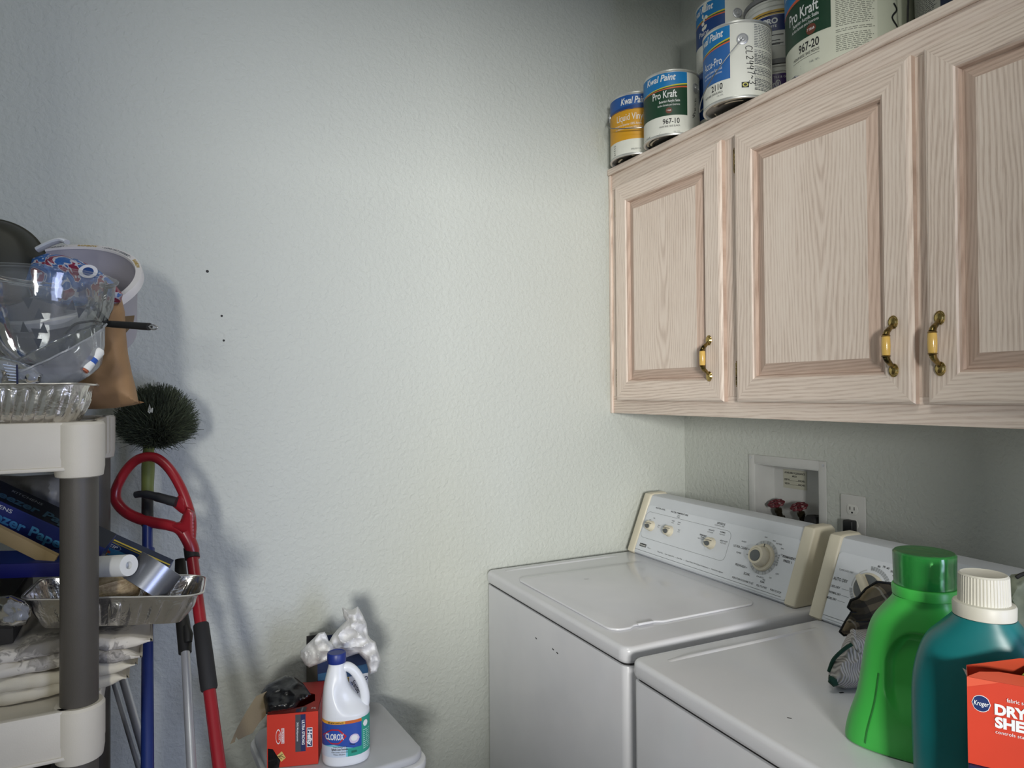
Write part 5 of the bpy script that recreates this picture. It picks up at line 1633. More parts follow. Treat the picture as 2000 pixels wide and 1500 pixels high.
def foil_pan(name, label, loc, rotz, lx, ly, h, taper=0.82, ribs=44, tilt=(0, 0), rimw=0.010, amp=0.0022, seed=1):
    t = empty(name, label, 'foil pan', loc, rot=(tilt[0], tilt[1], rotz))
    base = rrect(-lx / 2, lx / 2, -ly / 2, ly / 2, min(lx, ly) * 0.16, 14)
    # resample the outline evenly
    pts = []
    per = 0; seg = []
    for i in range(len(base)):
        a, b = Vector(base[i]), Vector(base[(i + 1) % len(base)])
        seg.append((per, a, b)); per += (b - a).length
    N = 720; k = 0
    for i in range(N):
        s_ = per * i / N
        while k + 1 < len(seg) and seg[k + 1][0] <= s_: k += 1
        p0, a, b = seg[k]
        L = (b - a).length
        pts.append(a + (b - a) * ((s_ - p0) / L if L > 1e-9 else 0))
    rng = random.Random(seed)
    jit = [rng.uniform(-1, 1) for _ in range(ribs)]
    def wall(u, v):
        i = int(round(u * N)) % N
        p = pts[i]; q = taper + (1 - taper) * v
        ph = u * ribs; rib = (0.5 + 0.5 * math.tanh(3 * sin(2 * pi * ph))) * amp * sin(pi * min(1, v * 1.15)) * (1 + 0.4 * jit[int(ph) % ribs])
        n_ = Vector((p.x, p.y)).normalized()
        nz = noise.noise(Vector((p.x * 40, p.y * 40, v * 3 + seed))) * 0.0016
        return (p.x * q + n_.x * (rib + nz), p.y * q + n_.y * (rib + nz), h * v)
    mb = MB()
    mb.grid(N, 10, wall, FOIL, wu=True)
    bot = [wall(i / N, 0) for i in range(0, N, 6)]
    mb.add([(x, y, z) for x, y, z in bot] + [(0, 0, 0.001)], [(i, (i + 1) % len(bot), len(bot)) for i in range(len(bot))], FOIL)
    b = mb.build('pan_body', t)
    mb = MB()
    RM = plain('#d5d2cd', 0.28, 0.9)
    rp = []
    for i in range(N):
        p = pts[i]; n_ = Vector((p.x, p.y)).normalized()
        w1 = noise.noise(Vector((p.x * 22, p.y * 22, seed * 3.0)))
        rp.append((p.x + n_.x * rimw * 0.5, p.y + n_.y * rimw * 0.5, h + w1 * 0.0020))
    # flat flange with rolled lip
    vs = []
    for i in range(N):
        vs += [wall(i / N, 1), rp[i]]
    mb.add(vs, [(2 * i, 2 * i + 1, (2 * i + 3) % (2 * N), (2 * i + 2) % (2 * N)) for i in range(N)], FOIL, True)
    mb.tube(rp[::4], 0.0017, RM, 8, True)
    mb.build('rolled_rim', t)
    return t

# ---- top shelf
rc = at(226, 752, 1.09)
foil_pan('foil_roasting_pan', 'ribbed foil roasting pan full of clear plastic bowls on the top shelf', (-1.875, -0.475, ZS1 + 0.001), rad(2.0), 0.33, 0.235, 0.062, 0.86, 72, seed=2, amp=0.0034)
def bowl(name, label, cat, loc, axis, R, h, mat, prof=None, flutes=0, spin=0.0, group=None, thick=0.0016, decor=None):
    """open bowl: mouth circle radius R at the top of local z, base at 0"""
    q = Vector((0, 0, 1)).rotation_difference(Vector(axis).normalized())
    prof = prof or [(0.0, 0.0), (0.45, 0.0), (0.55, 0.03), (0.72, 0.25), (0.86, 0.50), (0.93, 0.72), (0.955, 0.74), (0.965, 0.80), (0.99, 0.97), (1.04, 0.985), (1.045, 1.0), (0.99, 1.0)]
    P = [(Vector((a, b, 0))) for a, b in prof]
    mb = MB()
    M = Matrix.Translation(loc) @ q.to_matrix().to_4x4() @ Matrix.Rotation(spin, 4, 'Z')
    n = 96
    def f(u, v):
        k = int(round(v * (len(prof) - 1)))
        r, z = prof[k]
        a = 2 * pi * u
        fl = (1 + 0.028 * cos(flutes * a) * min(1, z * 1.5)) if flutes else 1
        return (r * R * fl * cos(a), r * R * fl * sin(a), z * h)
    mb.grid(n, len(prof), f, mat, wu=True, M=M)
    if decor: decor(mb, M, R, h)
    o = mb.build(name, loc=loc)
    return tag(o, label, cat, group)
# ice-cream pail lying tilted, mouth towards the room
pl = at(100, 552, 1.28)
ax = (-CF * 0.60 + CR * 0.07 + CU * 0.80)
PAILW = plain('#a7a4ae', 0.5); RIMW = plain('#d9d6d6', 0.45)
q = Vector((0, 0, 1)).rotation_difference(ax.normalized())
Mp = Matrix.Translation(pl) @ q.to_matrix().to_4x4()
t = empty('ice_cream_pail', 'tilted white ice cream pail with lettered rim behind the clear bowl', 'pail', pl)
Ml = q.to_matrix().to_4x4()
RR_ = 0.155
mb = MB()
mb.lathe([(0.0, -0.13), (RR_ * 0.74, -0.13), (RR_ * 0.93, -0.008), (RR_ * 0.965, 0.0)], PAILW, 72, Ml, caps=False)
mb.lathe([(0.0, -0.127), (RR_ * 0.72, -0.127), (RR_ * 0.86, -0.03), (RR_ * 0.87, -0.028), (RR_ * 0.92, 0.0)], PAILW, 72, Ml, caps=False)
mb.build('pail_body', t)
mb = MB()
mb.lathe([(RR_ * 0.915, 0.0), (RR_ * 0.925, 0.004), (RR_ * 0.995, 0.004), (RR_, 0.002), (RR_, -0.012), (RR_ * 0.965, -0.012)], RIMW, 96, Ml, caps=False)
def ringmap(u, v, off):
    a = u / RR_
    return Ml @ Vector(((RR_ * 0.93 + v) * cos(a), (RR_ * 0.93 + v) * sin(a), 0.0042 + off))
D = Dec(mb, ringmap)
# find the rim angle nearest the upper right of the view
def rim_ang(px, py):
    best = None
    for k in range(720):
        a = k * pi / 360
        P = pl + Ml @ Vector((RR_ * cos(a), RR_ * sin(a), 0.004))
        d = P - CP; z = d.dot(CF); X = 1000 + FPX * d.dot(CR) / z; Y = 750 - FPX * d.dot(CU) / z
        e = (X - px) ** 2 + (Y - py) ** 2
        if best is None or e < best[0]: best = (e, a)
    return best[1]
ra = rim_ang(182, 474)
def rtext(txt, a_deg, h_, m, wd, bold=0.03):
    vs, fs, x0, x1 = glyphs(txt, bold, 0.0)
    k = h_ / 0.7; kx = wd / (x1 - x0)
    out = [ringmap(-( (x - x0) * kx) + RR_ * (ra + rad(a_deg)), y * k + 0.0012, 0.0004) for x, y in vs]
    mb.add(out, fs, m)
GOLD = plain('#b79a3c', 0.5)
rtext('RAINBOW', 10, 0.0062, GOLD, 0.040)
rtext('• LOW FAT SHERBET •', -9, 0.0050, GREYINK, 0.085)
rtext('RAINBOW', -46, 0.0062, GOLD, 0.040)
rtext('SHERBET •', 32, 0.0050, GREYINK, 0.040)
mb.build('rim', t, label='white rim printed with gold and grey lettering')
# printed bag crammed in the pail
PB = NT('printed_snack_bag'); v_ = PB.coord()
f1 = PB.noise(v_, 22, 2, 0.5, 2.0)
PB.set(PB.ramp(f1, [(0.30, lin('#7d2440')), (0.42, lin('#b3b4bd')), (0.47, lin('#2f5c9c')), (0.60, lin('#3f74b8')), (0.66, lin('#c9c9d0')), (0.74, lin('#8b2a44'))]), 0.35)
for nd in PB.t.nodes:
    if nd.bl_idname == 'ShaderNodeValToRGB': nd.color_ramp.interpolation = 'CONSTANT'
PB.bump(PB.noise(v_, 60, 3), 0.5, 0.004)
mb = MB()
pillow(mb, [(45, 545), (62, 505), (90, 495), (120, 498), (150, 506), (190, 525), (222, 552), (240, 575), (236, 590), (200, 600), (120, 600), (60, 580)], camplace(1.215), PB.m, 0.035, 26, 0.008, 30, 6, 3)
D = Dec(mb, lambda u, v, off: at(u, v, 1.192 - off))
D.ell(172, 530, 19, 13, plain('#d5d5da', 0.4), 0.0003); D.ell(172, 530, 11, 8, plain('#1d3f7c', 0.4), 0.0008)
o = mb.build('snack_bag', loc=at(150, 550, 1.215)); tag(o, 'blue, white and maroon printed bag stuffed in the tilted pail', 'bag')
mb = MB()
mb.tube(smooth_path([at(x, y, 1.235) for x, y in ((66, 492), (84, 482), (104, 473), (120, 469), (131, 473))], 5), 0.009, plain('#d3d7dc', 0.4), 10, flat=0.5)
tag(mb.build('white_strap', loc=at(100, 475, 1.275)), 'white plastic strap poking up inside the tilted pail', 'strap')

# dark round pan at the left edge
dk = at(-62, 486, 1.13)
DKP = plain('#34342c', 0.55, 0.3, 0.08)
bowl('dark_bowl', 'dark olive round bowl tipped on its side at the left edge of the top shelf', 'bowl', dk + CF * 0.04, (-CF * -0.85 - CR * 0.45 - CU * 0.1), 0.078, 0.06, DKP, [(0.0, 0.0), (0.55, 0.0), (0.72, 0.12), (0.86, 0.40), (0.94, 0.72), (1.0, 0.97), (1.04, 1.0)])

# big clear bowl
cb = at(88, 712, 1.10)
mesh_prof = [(0.0, 0.0), (0.42, 0.0), (0.52, 0.04), (0.70, 0.20), (0.84, 0.42), (0.93, 0.62), (0.955, 0.66), (0.965, 0.72), (0.985, 0.94), (1.02, 0.96), (1.03, 0.985), (0.99, 1.0)]
def tri_decor(mb, M, R, h):
    TG = plain('#5b5f63', 0.5)
    def f(u, v, off):
        a = u; k = v
        i = 0
        while i < len(mesh_prof) - 2 and mesh_prof[i + 1][1] < k: i += 1
        t_ = (k - mesh_prof[i][1]) / max(1e-6, mesh_prof[i + 1][1] - mesh_prof[i][1])
        r = (mesh_prof[i][0] + (mesh_prof[i + 1][0] - mesh_prof[i][0]) * t_) * R * 0.985 - off
        return M @ Vector((r * cos(a), r * sin(a), k * h))
    D = Dec(mb, f)
    a0 = atan2(CP.y - cb.y, CP.x - cb.x)
    for a, k, s_ in ((-0.28, 0.60, 1), (-0.12, 0.50, -1), (0.36, 0.62, -1), (0.52, 0.55, 1), (-0.38, 0.36, -1), (-0.18, 0.30, 1), (-0.05, 0.36, -1), (-0.15, 0.20, 1)):
        D.poly([(a0 + a - 0.08, k + 0.05 * s_), (a0 + a + 0.08, k + 0.05 * s_), (a0 + a, k - 0.06 * s_)], TG, 0.0)
bowl('clear_bowl', 'large clear plastic bowl standing in the foil pan on the top shelf', 'bowl', cb + Vector((0, 0, 0)), (CU * 1.0 + CR * 0.02 + CF * 0.03), 0.096, 0.146, CLEAR, mesh_prof, 0, decor=tri_decor)
c2 = at(86, 716, 1.12)
bowl('clear_bowl', 'second clear bowl nested inside the large one in the foil pan', 'bowl', c2, (CU * 1.0 + CR * 0.0 + CF * 0.04), 0.084, 0.150, CLEAR, mesh_prof)
# fluted clear bowl lying tipped in front
c3 = at(118, 742, 1.055)
bowl('fluted_clear_bowl', 'fluted clear plastic bowl tipped over in front, inside the foil pan', 'bowl', c3 + CF * 0.03, (CU * 0.80 - CR * 0.32 - CF * 0.40), 0.082, 0.055, CLEARW, [(0.0, 0.0), (0.50, 0.0), (0.58, 0.06), (0.80, 0.5), (0.97, 0.95), (1.04, 1.0), (1.03, 1.04)], 16)
# clamshell with blue ribs at the left edge
mb = MB()
pillow(mb, [(-40, 690), (0, 692), (35, 703), (70, 718), (84, 732), (78, 748), (60, 754), (-40, 758)], camplace(1.005), clear_mat('ribbed_clamshell', '#e6ebf5', 0.30, 0.08), 0.035, 20, 0.004, 40, 5, 2, 0.002, 120)
D = Dec(mb, lambda u, v, off: at(u, v, 0.982 - off))
for k in range(6): D.line([(6 + 2 * k, 712 + 6 * k), (34, 716 + 5.5 * k)], 1.6, plain('#c9d6f0', 0.3), 0.0)
D.line([(33, 712), (34, 750)], 4, plain('#262b4a', 0.3), 0.0005)
tag(mb.build('berry_clamshell', loc=at(20, 725, 1.005)), 'crushed clear clamshell tray at the left end of the foil pan', 'plastic tray')
# ladle handle
mb = MB()
L0_, L1_ = at(202, 632, 1.16), at(292, 638, 1.12)
mb.tube([L0_, L0_ + (L1_ - L0_) * 0.2, L1_], [0.0052, 0.0058, 0.0062], DARK, 12)
ld = empty('ladle', 'black-handled ladle sticking out of the clear bowls towards the wall', 'ladle', at(200, 632, 1.16))
o = MB(); o.v = [tuple(Vector(p) - Vector(ld.location)) for p in mb.v]; o.f, o.mi, o.sm, o.mats = mb.f, mb.mi, mb.sm, mb.mats
o.build('handle', ld)
def loc_of(mbx, e):
    o = MB(); L = Vector(e.location); o.v = [tuple(Vector(p) - L) for p in mbx.v]; o.f, o.mi, o.sm, o.mats = mbx.f, mbx.mi, mbx.sm, mbx.mats
    return o
mb = MB()
mb.tube(smooth_path([at(x, y, 1.118) for x, y in ((291, 638), (298, 634.5), (305, 637), (307, 640), (303, 643), (296, 642.5))], 4, True), 0.0014, CHROME, 8, True)
loc_of(mb, ld).build('hanging_loop', ld)
mb = MB()
mb.tube(smooth_path([at(x, y, d) for x, y, d in ((203, 632, 1.16), (188, 627, 1.158), (165, 629, 1.152), (145, 634, 1.145), (128, 652, 1.14))], 5), 0.0042, plain('#6d6f66', 0.3, 0.7), 8, flat=0.5)
loc_of(mb, ld).build('shaft', ld)
# small white tube with blue band
mb = MB()
A, B = at(166, 722, 1.05), at(196, 683, 1.07)
d_ = (B - A)
mb.tube([A, A + d_ * 0.35], 0.0075, WHITE, 14); mb.tube([A + d_ * 0.35, A + d_ * 0.55], 0.0077, plain('#2a55a8', 0.4), 14)
mb.tube([A + d_ * 0.55, A + d_ * 0.9, B], [0.0075, 0.0085, 0.006], WHITE, 14); mb.tube([A - d_ * 0.08, A], 0.006, plain('#a85a3a', 0.5), 12)
tag(mb.build('glue_stick', loc=A), 'small white tube with a blue band in the foil pan', 'tube')

# brown paper bag
mb = MB()
pillow(mb, [(216, 580), (224, 586), (238, 584), (244, 610), (246, 650), (250, 690), (258, 730), (266, 760), (270, 782), (282, 786), (262, 791), (225, 797), (190, 799), (150, 799), (150, 640), (186, 600), (205, 560), (212, 560)],
       lambda x, y, off: at(x, y, 1.24 - off), KRAFT, 0.085, 40, 0.005, 16, 5, 1, 0.0015, 60)
BK = at(246, 617, 1.345)
mb.add([at(240, 618, 1.25), at(263, 616, 1.26), at(260, 634, 1.26), at(242, 655, 1.25), at(240, 618, 1.253), at(263, 616, 1.263), at(260, 634, 1.263), at(242, 655, 1.253)], [(0, 1, 2, 3), (7, 6, 5, 4), (0, 4, 5, 1), (1, 5, 6, 2), (2, 6, 7, 3)], plain('#6d5a3e', 0.8))
tag(mb.build('paper_bag', loc=at(222, 795, 1.24)), 'brown kraft paper bag standing at the right end of the top shelf', 'paper bag')

# ---- middle shelf
FLC = NT('floral_cotton'); v_ = FLC.coord((1, 1, 1))
vo_ = FLC.n('ShaderNodeTexVoronoi'); vo_.inputs['Scale'].default_value = 9.0
FLC.l(v_, vo_.inputs['Vector'])
pet = FLC.math('ADD', vo_.outputs['Distance'], FLC.math('MULTIPLY', FLC.noise(v_, 55, 2, 0.5, 1.5), 0.55))
FLC.set(FLC.ramp(pet, [(0.52, lin('#77736d')), (0.60, lin('#a39e97')), (0.66, lin('#8f8a82')), (0.72, lin('#c6c0b5'))]), 0.9)
FLC.bump(FLC.noise(v_, 700, 2), 0.2, 0.0006)
CRM = plain('#c2bba9', 0.92, 0, 0.03, 0.2, 700)
def folded(mb, x0, x1, y0, y1, z0, z1, m, seed, drop=0.0, R=0.5):
    """one folded layer, rounded nose at front and right, gently rumpled"""
    def f(u, v):
        a = -pi / 2 + pi * v
        th = (z1 - z0) / 2
        x = x0 + (x1 - x0) * u
        e = sstep((1 - u) * 9) ** 0.5 if u > 0.88 else 1
        yb = y0 + 0.014 * abs(noise.noise(Vector((x * 13, seed, 0)))) + 0.006 * noise.noise(Vector((x * 40, seed, 3)))
        zz = (z0 + z1) / 2 + th * sin(a) * max(0.15, e) + (0.009 * noise.noise(Vector((x * 14, seed * 2.0, 1))) + 0.003 * noise.noise(Vector((x * 60, v * 3, seed)))) * (1 if v > 0.5 else 0.6) - drop * sstep((u - 0.75) / 0.25)
        return (x, yb + 0.012 * (1 - cos(a)) * 0.8, zz)
    mb.grid(90, 14, f, m)
    # top and bottom sheets running back
    for s_, zc in ((1, z1), (-1, z0)):
        def g(u, v, s_=s_, zc=zc):
            p = f(u, 1.0 if s_ > 0 else 0.0)
            y = p[1] + (y1 - p[1]) * v
            return (p[0], y, p[2] + 0.006 * noise.noise(Vector((p[0] * 13, y * 13, seed))) * min(1, v * 6))
        mb.grid(90, 20, g, m)
    def side(u, v):
        p = f(1.0, u); return (p[0] + 0.004 * sin(pi * u), p[1] + (y1 - p[1]) * v, p[2])
    mb.grid(14, 12, side, m)
mb = MB()
XA = -1.98
for z0, z1, xr, yf, sd in ((ZS2 + 0.001, ZS2 + 0.024, -1.662, -0.528, 2), (ZS2 + 0.022, ZS2 + 0.044, -1.650, -0.534, 5)):
    folded(mb, XA, xr, yf, -0.26, z0, z1, CRM, sd)
tag(mb.build('folded_cloth', loc=(-1.8, -0.42, ZS2)), 'cream folded cloth at the bottom of the pile on the middle shelf', 'cloth')
mb = MB()
for z0, z1, xr, yf, sd in ((ZS2 + 0.046, ZS2 + 0.066, -1.643, -0.536, 12), (ZS2 + 0.064, ZS2 + 0.086, -1.628, -0.528, 19)):
    folded(mb, XA, xr, yf, -0.27, z0, z1, FLC.m, sd, 0.010)
tag(mb.build('floral_tablecloth', loc=(-1.8, -0.42, ZS2 + 0.06)), 'folded tablecloth with grey flowers under the small foil pan', 'tablecloth')
CT = ZS2 + 0.086
foil_pan('foil_pan', 'small foil pan holding twine and duct tape on the folded tablecloth', (-1.676, -0.462, CT + 0.010), rad(-6), 0.250, 0.120, 0.050, 0.80, 22, tilt=(rad(1), rad(5)), rimw=0.010, amp=0.0032, seed=5)
tpz = at(297, 1126, 1.15)
# duct tape leaning in the pan
axv = (CR * 0.50 + CU * 0.80 + CF * 0.50).normalized()
q = Vector((0, 0, 1)).rotation_difference(axv).to_matrix().to_4x4()
t = empty('duct_tape', 'silver duct tape roll leaning in the small foil pan', 'tape roll', tpz)
DT = NT('duct_tape'); DT.set(lin('#8b8e96'), 0.30, 0.75); v_ = DT.coord(); DT.bump(DT.noise(v_, 300, 2), 0.1, 0.0005)
mb = MB()
mb.lathe([(0.0375, -0.024), (0.0385, -0.0235), (0.0385, 0.0235), (0.0375, 0.024)], DT.m, 64, q, caps=False)
mb.lathe([(0.0375, -0.024), (0.030, -0.024)], plain('#4a4c50', 0.6), 64, q, caps=False); mb.lathe([(0.030, 0.024), (0.0375, 0.024)], plain('#4a4c50', 0.6), 64, q, caps=False)
mb.build('tape_winding', t)
mb = MB(); mb.lathe([(0.030, -0.024), (0.030, 0.024)], CARD, 48, q, caps=False); mb.lathe([(0.028, -0.024), (0.028, 0.024)], CARD, 48, q, caps=False)
mb.build('cardboard_core', t)
# twine ball
tw = at(224, 1150, 1.158)
mb = MB()
TWM = NT('jute_twine'); v_ = TWM.coord()
TWM.set(TWM.ramp(TWM.noise(v_, 160, 3), [(0.3, lin('#a08a68')), (0.7, lin('#cdb994'))]), 0.9); TWM.bump(TWM.noise(v_, 500, 2), 0.4, 0.001)
mb.lathe([(0, -0.026), (0.022, -0.022), (0.036, -0.012), (0.040, 0), (0.036, 0.012), (0.022, 0.022), (0, 0.026)], TWM.m, 32)
R = random.Random(4)
for k in range(34):
    tilt = rad(R.uniform(-26, 26)); sp_ = R.uniform(0, 6.28)
    Mx = Matrix.Rotation(sp_, 4, 'Z') @ Matrix.Rotation(tilt, 4, 'X')
    sq = R.uniform(0.98, 1.03)
    zz = R.uniform(-0.010, 0.010)
    rr = sqrt(max(0.0001, 1 - (zz / 0.026) ** 2)) * 0.0405
    rr *= 0.94
    mb.tube([(rr * sq * cos(2 * pi * j / 40), rr * sq * sin(2 * pi * j / 40), zz) for j in range(40)], 0.0014, TWM.m, 6, True, Mx)
o = mb.build('twine_ball'); o.location = tw; tag(o, 'ball of tan twine between the shelf post and the duct tape', 'twine')
# white roll
mb = MB()
A, B = at(175, 1108, 1.13), at(252, 1104, 1.10)
ax_ = (B - A).normalized()
q = Vector((0, 0, 1)).rotation_difference(ax_).to_matrix().to_4x4()
Lr = (B - A).length
mb.lathe([(0.012, 0), (0.0168, 0), (0.0172, 0.002), (0.0172, Lr - 0.002), (0.0168, Lr), (0.006, Lr), (0.006, Lr - 0.01), (0, Lr - 0.01)], plain('#d9dad8', 0.6), 40, q, caps=False)
mb.lathe([(0, 0), (0.0168, 0)], WHITE, 40, q, caps=False)
o = mb.build('paper_roll'); o.location = A; tag(o, 'small white roll lying on the twine beside the shelf post', 'roll')

def slant_box(name, label, cat, p_tl, p_tr, drop, depth, mats, writes=None, parts=True):
    """long carton given by its upper front edge; drop = face height, depth = size away from the room"""
    X = (p_tr - p_tl); L = X.length; X.normalize()
    Yb = (CF - X * CF.dot(X)).normalized()          # away from the viewer
    Yb = (Yb + Vector((0, 0, 0.32))).normalized(); Yb = (Yb - X * Yb.dot(X)).normalized()
    Z = X.cross(Yb).normalized()
    Mx = Matrix(((X.x, Yb.x, Z.x, 0), (X.y, Yb.y, Z.y, 0), (X.z, Yb.z, Z.z, 0), (0, 0, 0, 1)))
    t = empty(name, label, cat, p_tl)
    mb = MB()
    mf, mt = mats
    mb.box(0, L, 0, depth, -drop, 0, mf, 0.0012, 2, Mx)
    mb.add([(0.0006, 0.0006, 0.0004), (L - 0.0006, 0.0006, 0.0004), (L - 0.0006, depth - 0.0006, 0.0004), (0.0006, depth - 0.0006, 0.0004)], [(0, 1, 2, 3)], mt, False, Mx)
    mb.build('carton', t)
    if writes:
        mb = MB()
        DF = Dec(mb, lambda u, v, off: Mx @ Vector((u, -off, v)))
        DT_ = Dec(mb, lambda u, v, off: Mx @ Vector((u, v, off + 0.0004)))
        writes(DF, DT_, L)
        mb.build('printing', t)
    return t
FB = NT('freezer_box_blue'); v_ = FB.coord()
FB.set(FB.ramp(FB.noise(v_, 12, 2), [(0.3, lin('#1c2a66')), (0.7, lin('#3a3f80'))]), 0.4); FB = FB.m
FBT = plain('#0f1524', 0.45); LBL = plain('#4f93c4', 0.4); LBD = plain('#2a4a60', 0.5)
def wr1(DF, DT_, L):
    DF.text('Freezer Paper', 0.062, -0.036, 0.0190, LBL, 0.155, bold=0.03)
    DF.text('KITCHENS', 0.062, -0.012, 0.0075, TXW, 0.056, bold=0.01)
    DT_.text('Freezer Paper', 0.060, 0.008, 0.0150, LBD, 0.165, bold=0.03)
    DT_.text('KITCHENS', 0.095, 0.030, 0.0055, plain('#7a8088', 0.5), 0.05)
    DF.rect(0.0, L, -0.0500, -0.0485, LBL, 0.0004)
A, B = at(-120, 925, 1.075), at(205, 1072, 1.145)
slant_box('freezer_paper_box', 'long dark blue freezer paper box sloping down behind the front shelf post', 'box', A, B, 0.050, 0.045, (FB, FBT), wr1)
A, B = at(-90, 985, 1.055), at(112, 1086, 1.085)
slant_box('cardboard_strip', 'tan cardboard strip leaning under the freezer paper box', 'cardboard', A, B, 0.026, 0.006, (plain('#a08a62', 0.8), plain('#a08a62', 0.8)))
ZY = plain('#c9b23c', 0.5); ZB_ = plain('#16376e', 0.4); ZC_ = plain('#3f8fc0', 0.4)
def wr2(DF, DT_, L):
    DF.rect(0, L, -0.0022, -0.0002, ZY, 0.0004); DT_.rect(0, L, 0.001, 0.0045, ZY, 0.0006)
    DF.rect(0, L, -0.0165, -0.0135, ZC_, 0.0004); DF.rect(0.10, L, -0.030, -0.0165, ZC_, 0.0004)
    DF.ell(L - 0.100, -0.0085, 0.0150, 0.0062, plain('#b7bfd0', 0.4), 0.0006); DF.ell(L - 0.100, -0.0085, 0.0140, 0.0055, ZB_, 0.0009)
    DF.text('ZIP', L - 0.109, -0.0115, 0.0062, TXW, 0.018, bold=0.03, shear=0.2, off=0.0013)
    DF.rect(L - 0.120, L - 0.104, -0.030, -0.018, ZY, 0.0007); DF.rect(L - 0.114, L - 0.100, -0.026, -0.021, plain('#b84a30', 0.5), 0.0009)
A, B = at(60, 985, 1.175), at(330, 1106, 1.215)
slant_box('storage_bag_box', 'blue box with yellow edge stripes sloping down to the duct tape', 'box', A, B, 0.032, 0.020, (ZB_, plain('#16223c', 0.45)), wr2)
A, B = at(-60, 1104, 1.06), at(140, 1098, 1.09)
slant_box('wrap_box', 'narrow royal blue box lying under the cardboard strip at the left edge', 'box', A, B, 0.026, 0.040, (plain('#15195c', 0.4), plain('#20306a', 0.4)))
# dark carton at the far left that the boxes lie on
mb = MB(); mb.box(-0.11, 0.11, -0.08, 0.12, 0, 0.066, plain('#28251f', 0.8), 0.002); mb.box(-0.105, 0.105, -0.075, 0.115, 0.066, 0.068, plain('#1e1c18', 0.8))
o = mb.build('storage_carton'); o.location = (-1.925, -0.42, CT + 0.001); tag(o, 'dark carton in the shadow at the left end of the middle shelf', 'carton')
# bubble wrap
mb = MB()
pillow(mb, [(-60, 1162), (0, 1165), (22, 1162), (48, 1172), (62, 1186), (60, 1205), (50, 1220), (20, 1228), (-60, 1226)], camplace(1.045), CLEARW, 0.035, 18, 0.004, 45, 4.5, 6, 0.002, 120)
tag(mb.build('bubble_wrap', loc=at(20, 1200, 1.045)), 'crinkled clear plastic wrap on the floral tablecloth at the left edge', 'plastic wrap')
# thin plastic bag behind the boxes
mb = MB()
pillow(mb, [(-60, 925), (40, 930), (110, 926), (150, 935), (185, 980), (196, 1040), (192, 1085), (150, 1090), (60, 1060), (-60, 1000)], camplace(1.225), bagmat('dim_film', '#77787a', '#8f9092', 0.4, 22), 0.06, 36, 0.008, 22, 7, 2, 0.002, 70)
tag(mb.build('produce_bag', loc=at(100, 1000, 1.225)), 'thin grey plastic bag stuffed behind the freezer paper box', 'plastic bag')
# ---- lower shelf, only its top edge shows
mb = MB(); mb.box(-0.16, 0.16, -0.16, 0.16, 0, 0.29, plain('#1d1b1a', 0.7), 0.004)
o = mb.build('storage_box'); o.location = (-1.93, -0.40, 0.546); tag(o, 'black storage box on the shelf below the folded cloths', 'box')
mb = MB()
pillow(mb, [(118, 1500), (122, 1486), (140, 1480), (150, 1492), (160, 1486), (166, 1500), (170, 1560), (110, 1560)], camplace(1.17), CLEARW, 0.04, 20, 0.005, 60, 4, 7)
tag(mb.build('plastic_film', loc=at(140, 1510, 1.17)), 'scrap of clear film beside the black storage box', 'plastic film')

# ================================================================== BROOMS AND POLES
def pole_to_floor(a, b):
    d = (b - a).normalized(); k = (0.02 - a.z) / d.z
    return a + d * k
# duster with blue pole
ftop, fbot = at(291, 852, 1.47), at(288, 960, 1.44)
pb = at(288, 1480, 1.215)
pfl = pole_to_floor(fbot, pb)
t = empty('cobweb_duster', 'round green cobweb duster on a blue pole leaning against the wall', 'duster', pfl)
GRH = plain('#6f7a3e', 0.5); GRB = plain('#343b2b', 0.85, 0, 0.2); GRB2 = plain('#4d5640', 0.85); BPOLE = plain('#1c2f6c', 0.35)
dirp = (ftop - fbot).normalized()
def seg(a, b, r0, r1, m, name, label=None, n=20):
    mb = MB(); mb.tube([a, b], [r0, r1], m, n)
    return loc_of(mb, t).build(name, t, label=label)
mb = MB()
ks = [(0.0, 0.0122), (0.10, 0.0118), (0.45, 0.0130), (0.62, 0.0120), (0.78, 0.0108), (1.0, 0.0125), (1.1, 0.017), (1.16, 0.0165)]
Fv = ftop - fbot
mb.tube([fbot + Fv * (k - 0.02) for k, r in ks], [r for k, r in ks], GRH, 20)
loc_of(mb, t).build('duster_socket', t, label='olive green plastic socket')
pd = (pfl - fbot).normalized()
seg(fbot - pd * 0.012, fbot + pd * 0.075, 0.0112, 0.0112, DARK, 'pole_collar', 'black collar')
seg(fbot + pd * 0.070, pfl, 0.0098, 0.0125, BPOLE, 'pole', 'blue metal pole')
seg(fbot + pd * 0.125, fbot + pd * 0.132, 0.0135, 0.0135, BPOLE, 'pole_ring')
seg(fbot + pd * 0.185, fbot + pd * 0.200, 0.0135, 0.0135, DARK, 'pole_ring')
hc = at(306, 826, 1.475)
R = random.Random(11)
mb = MB()
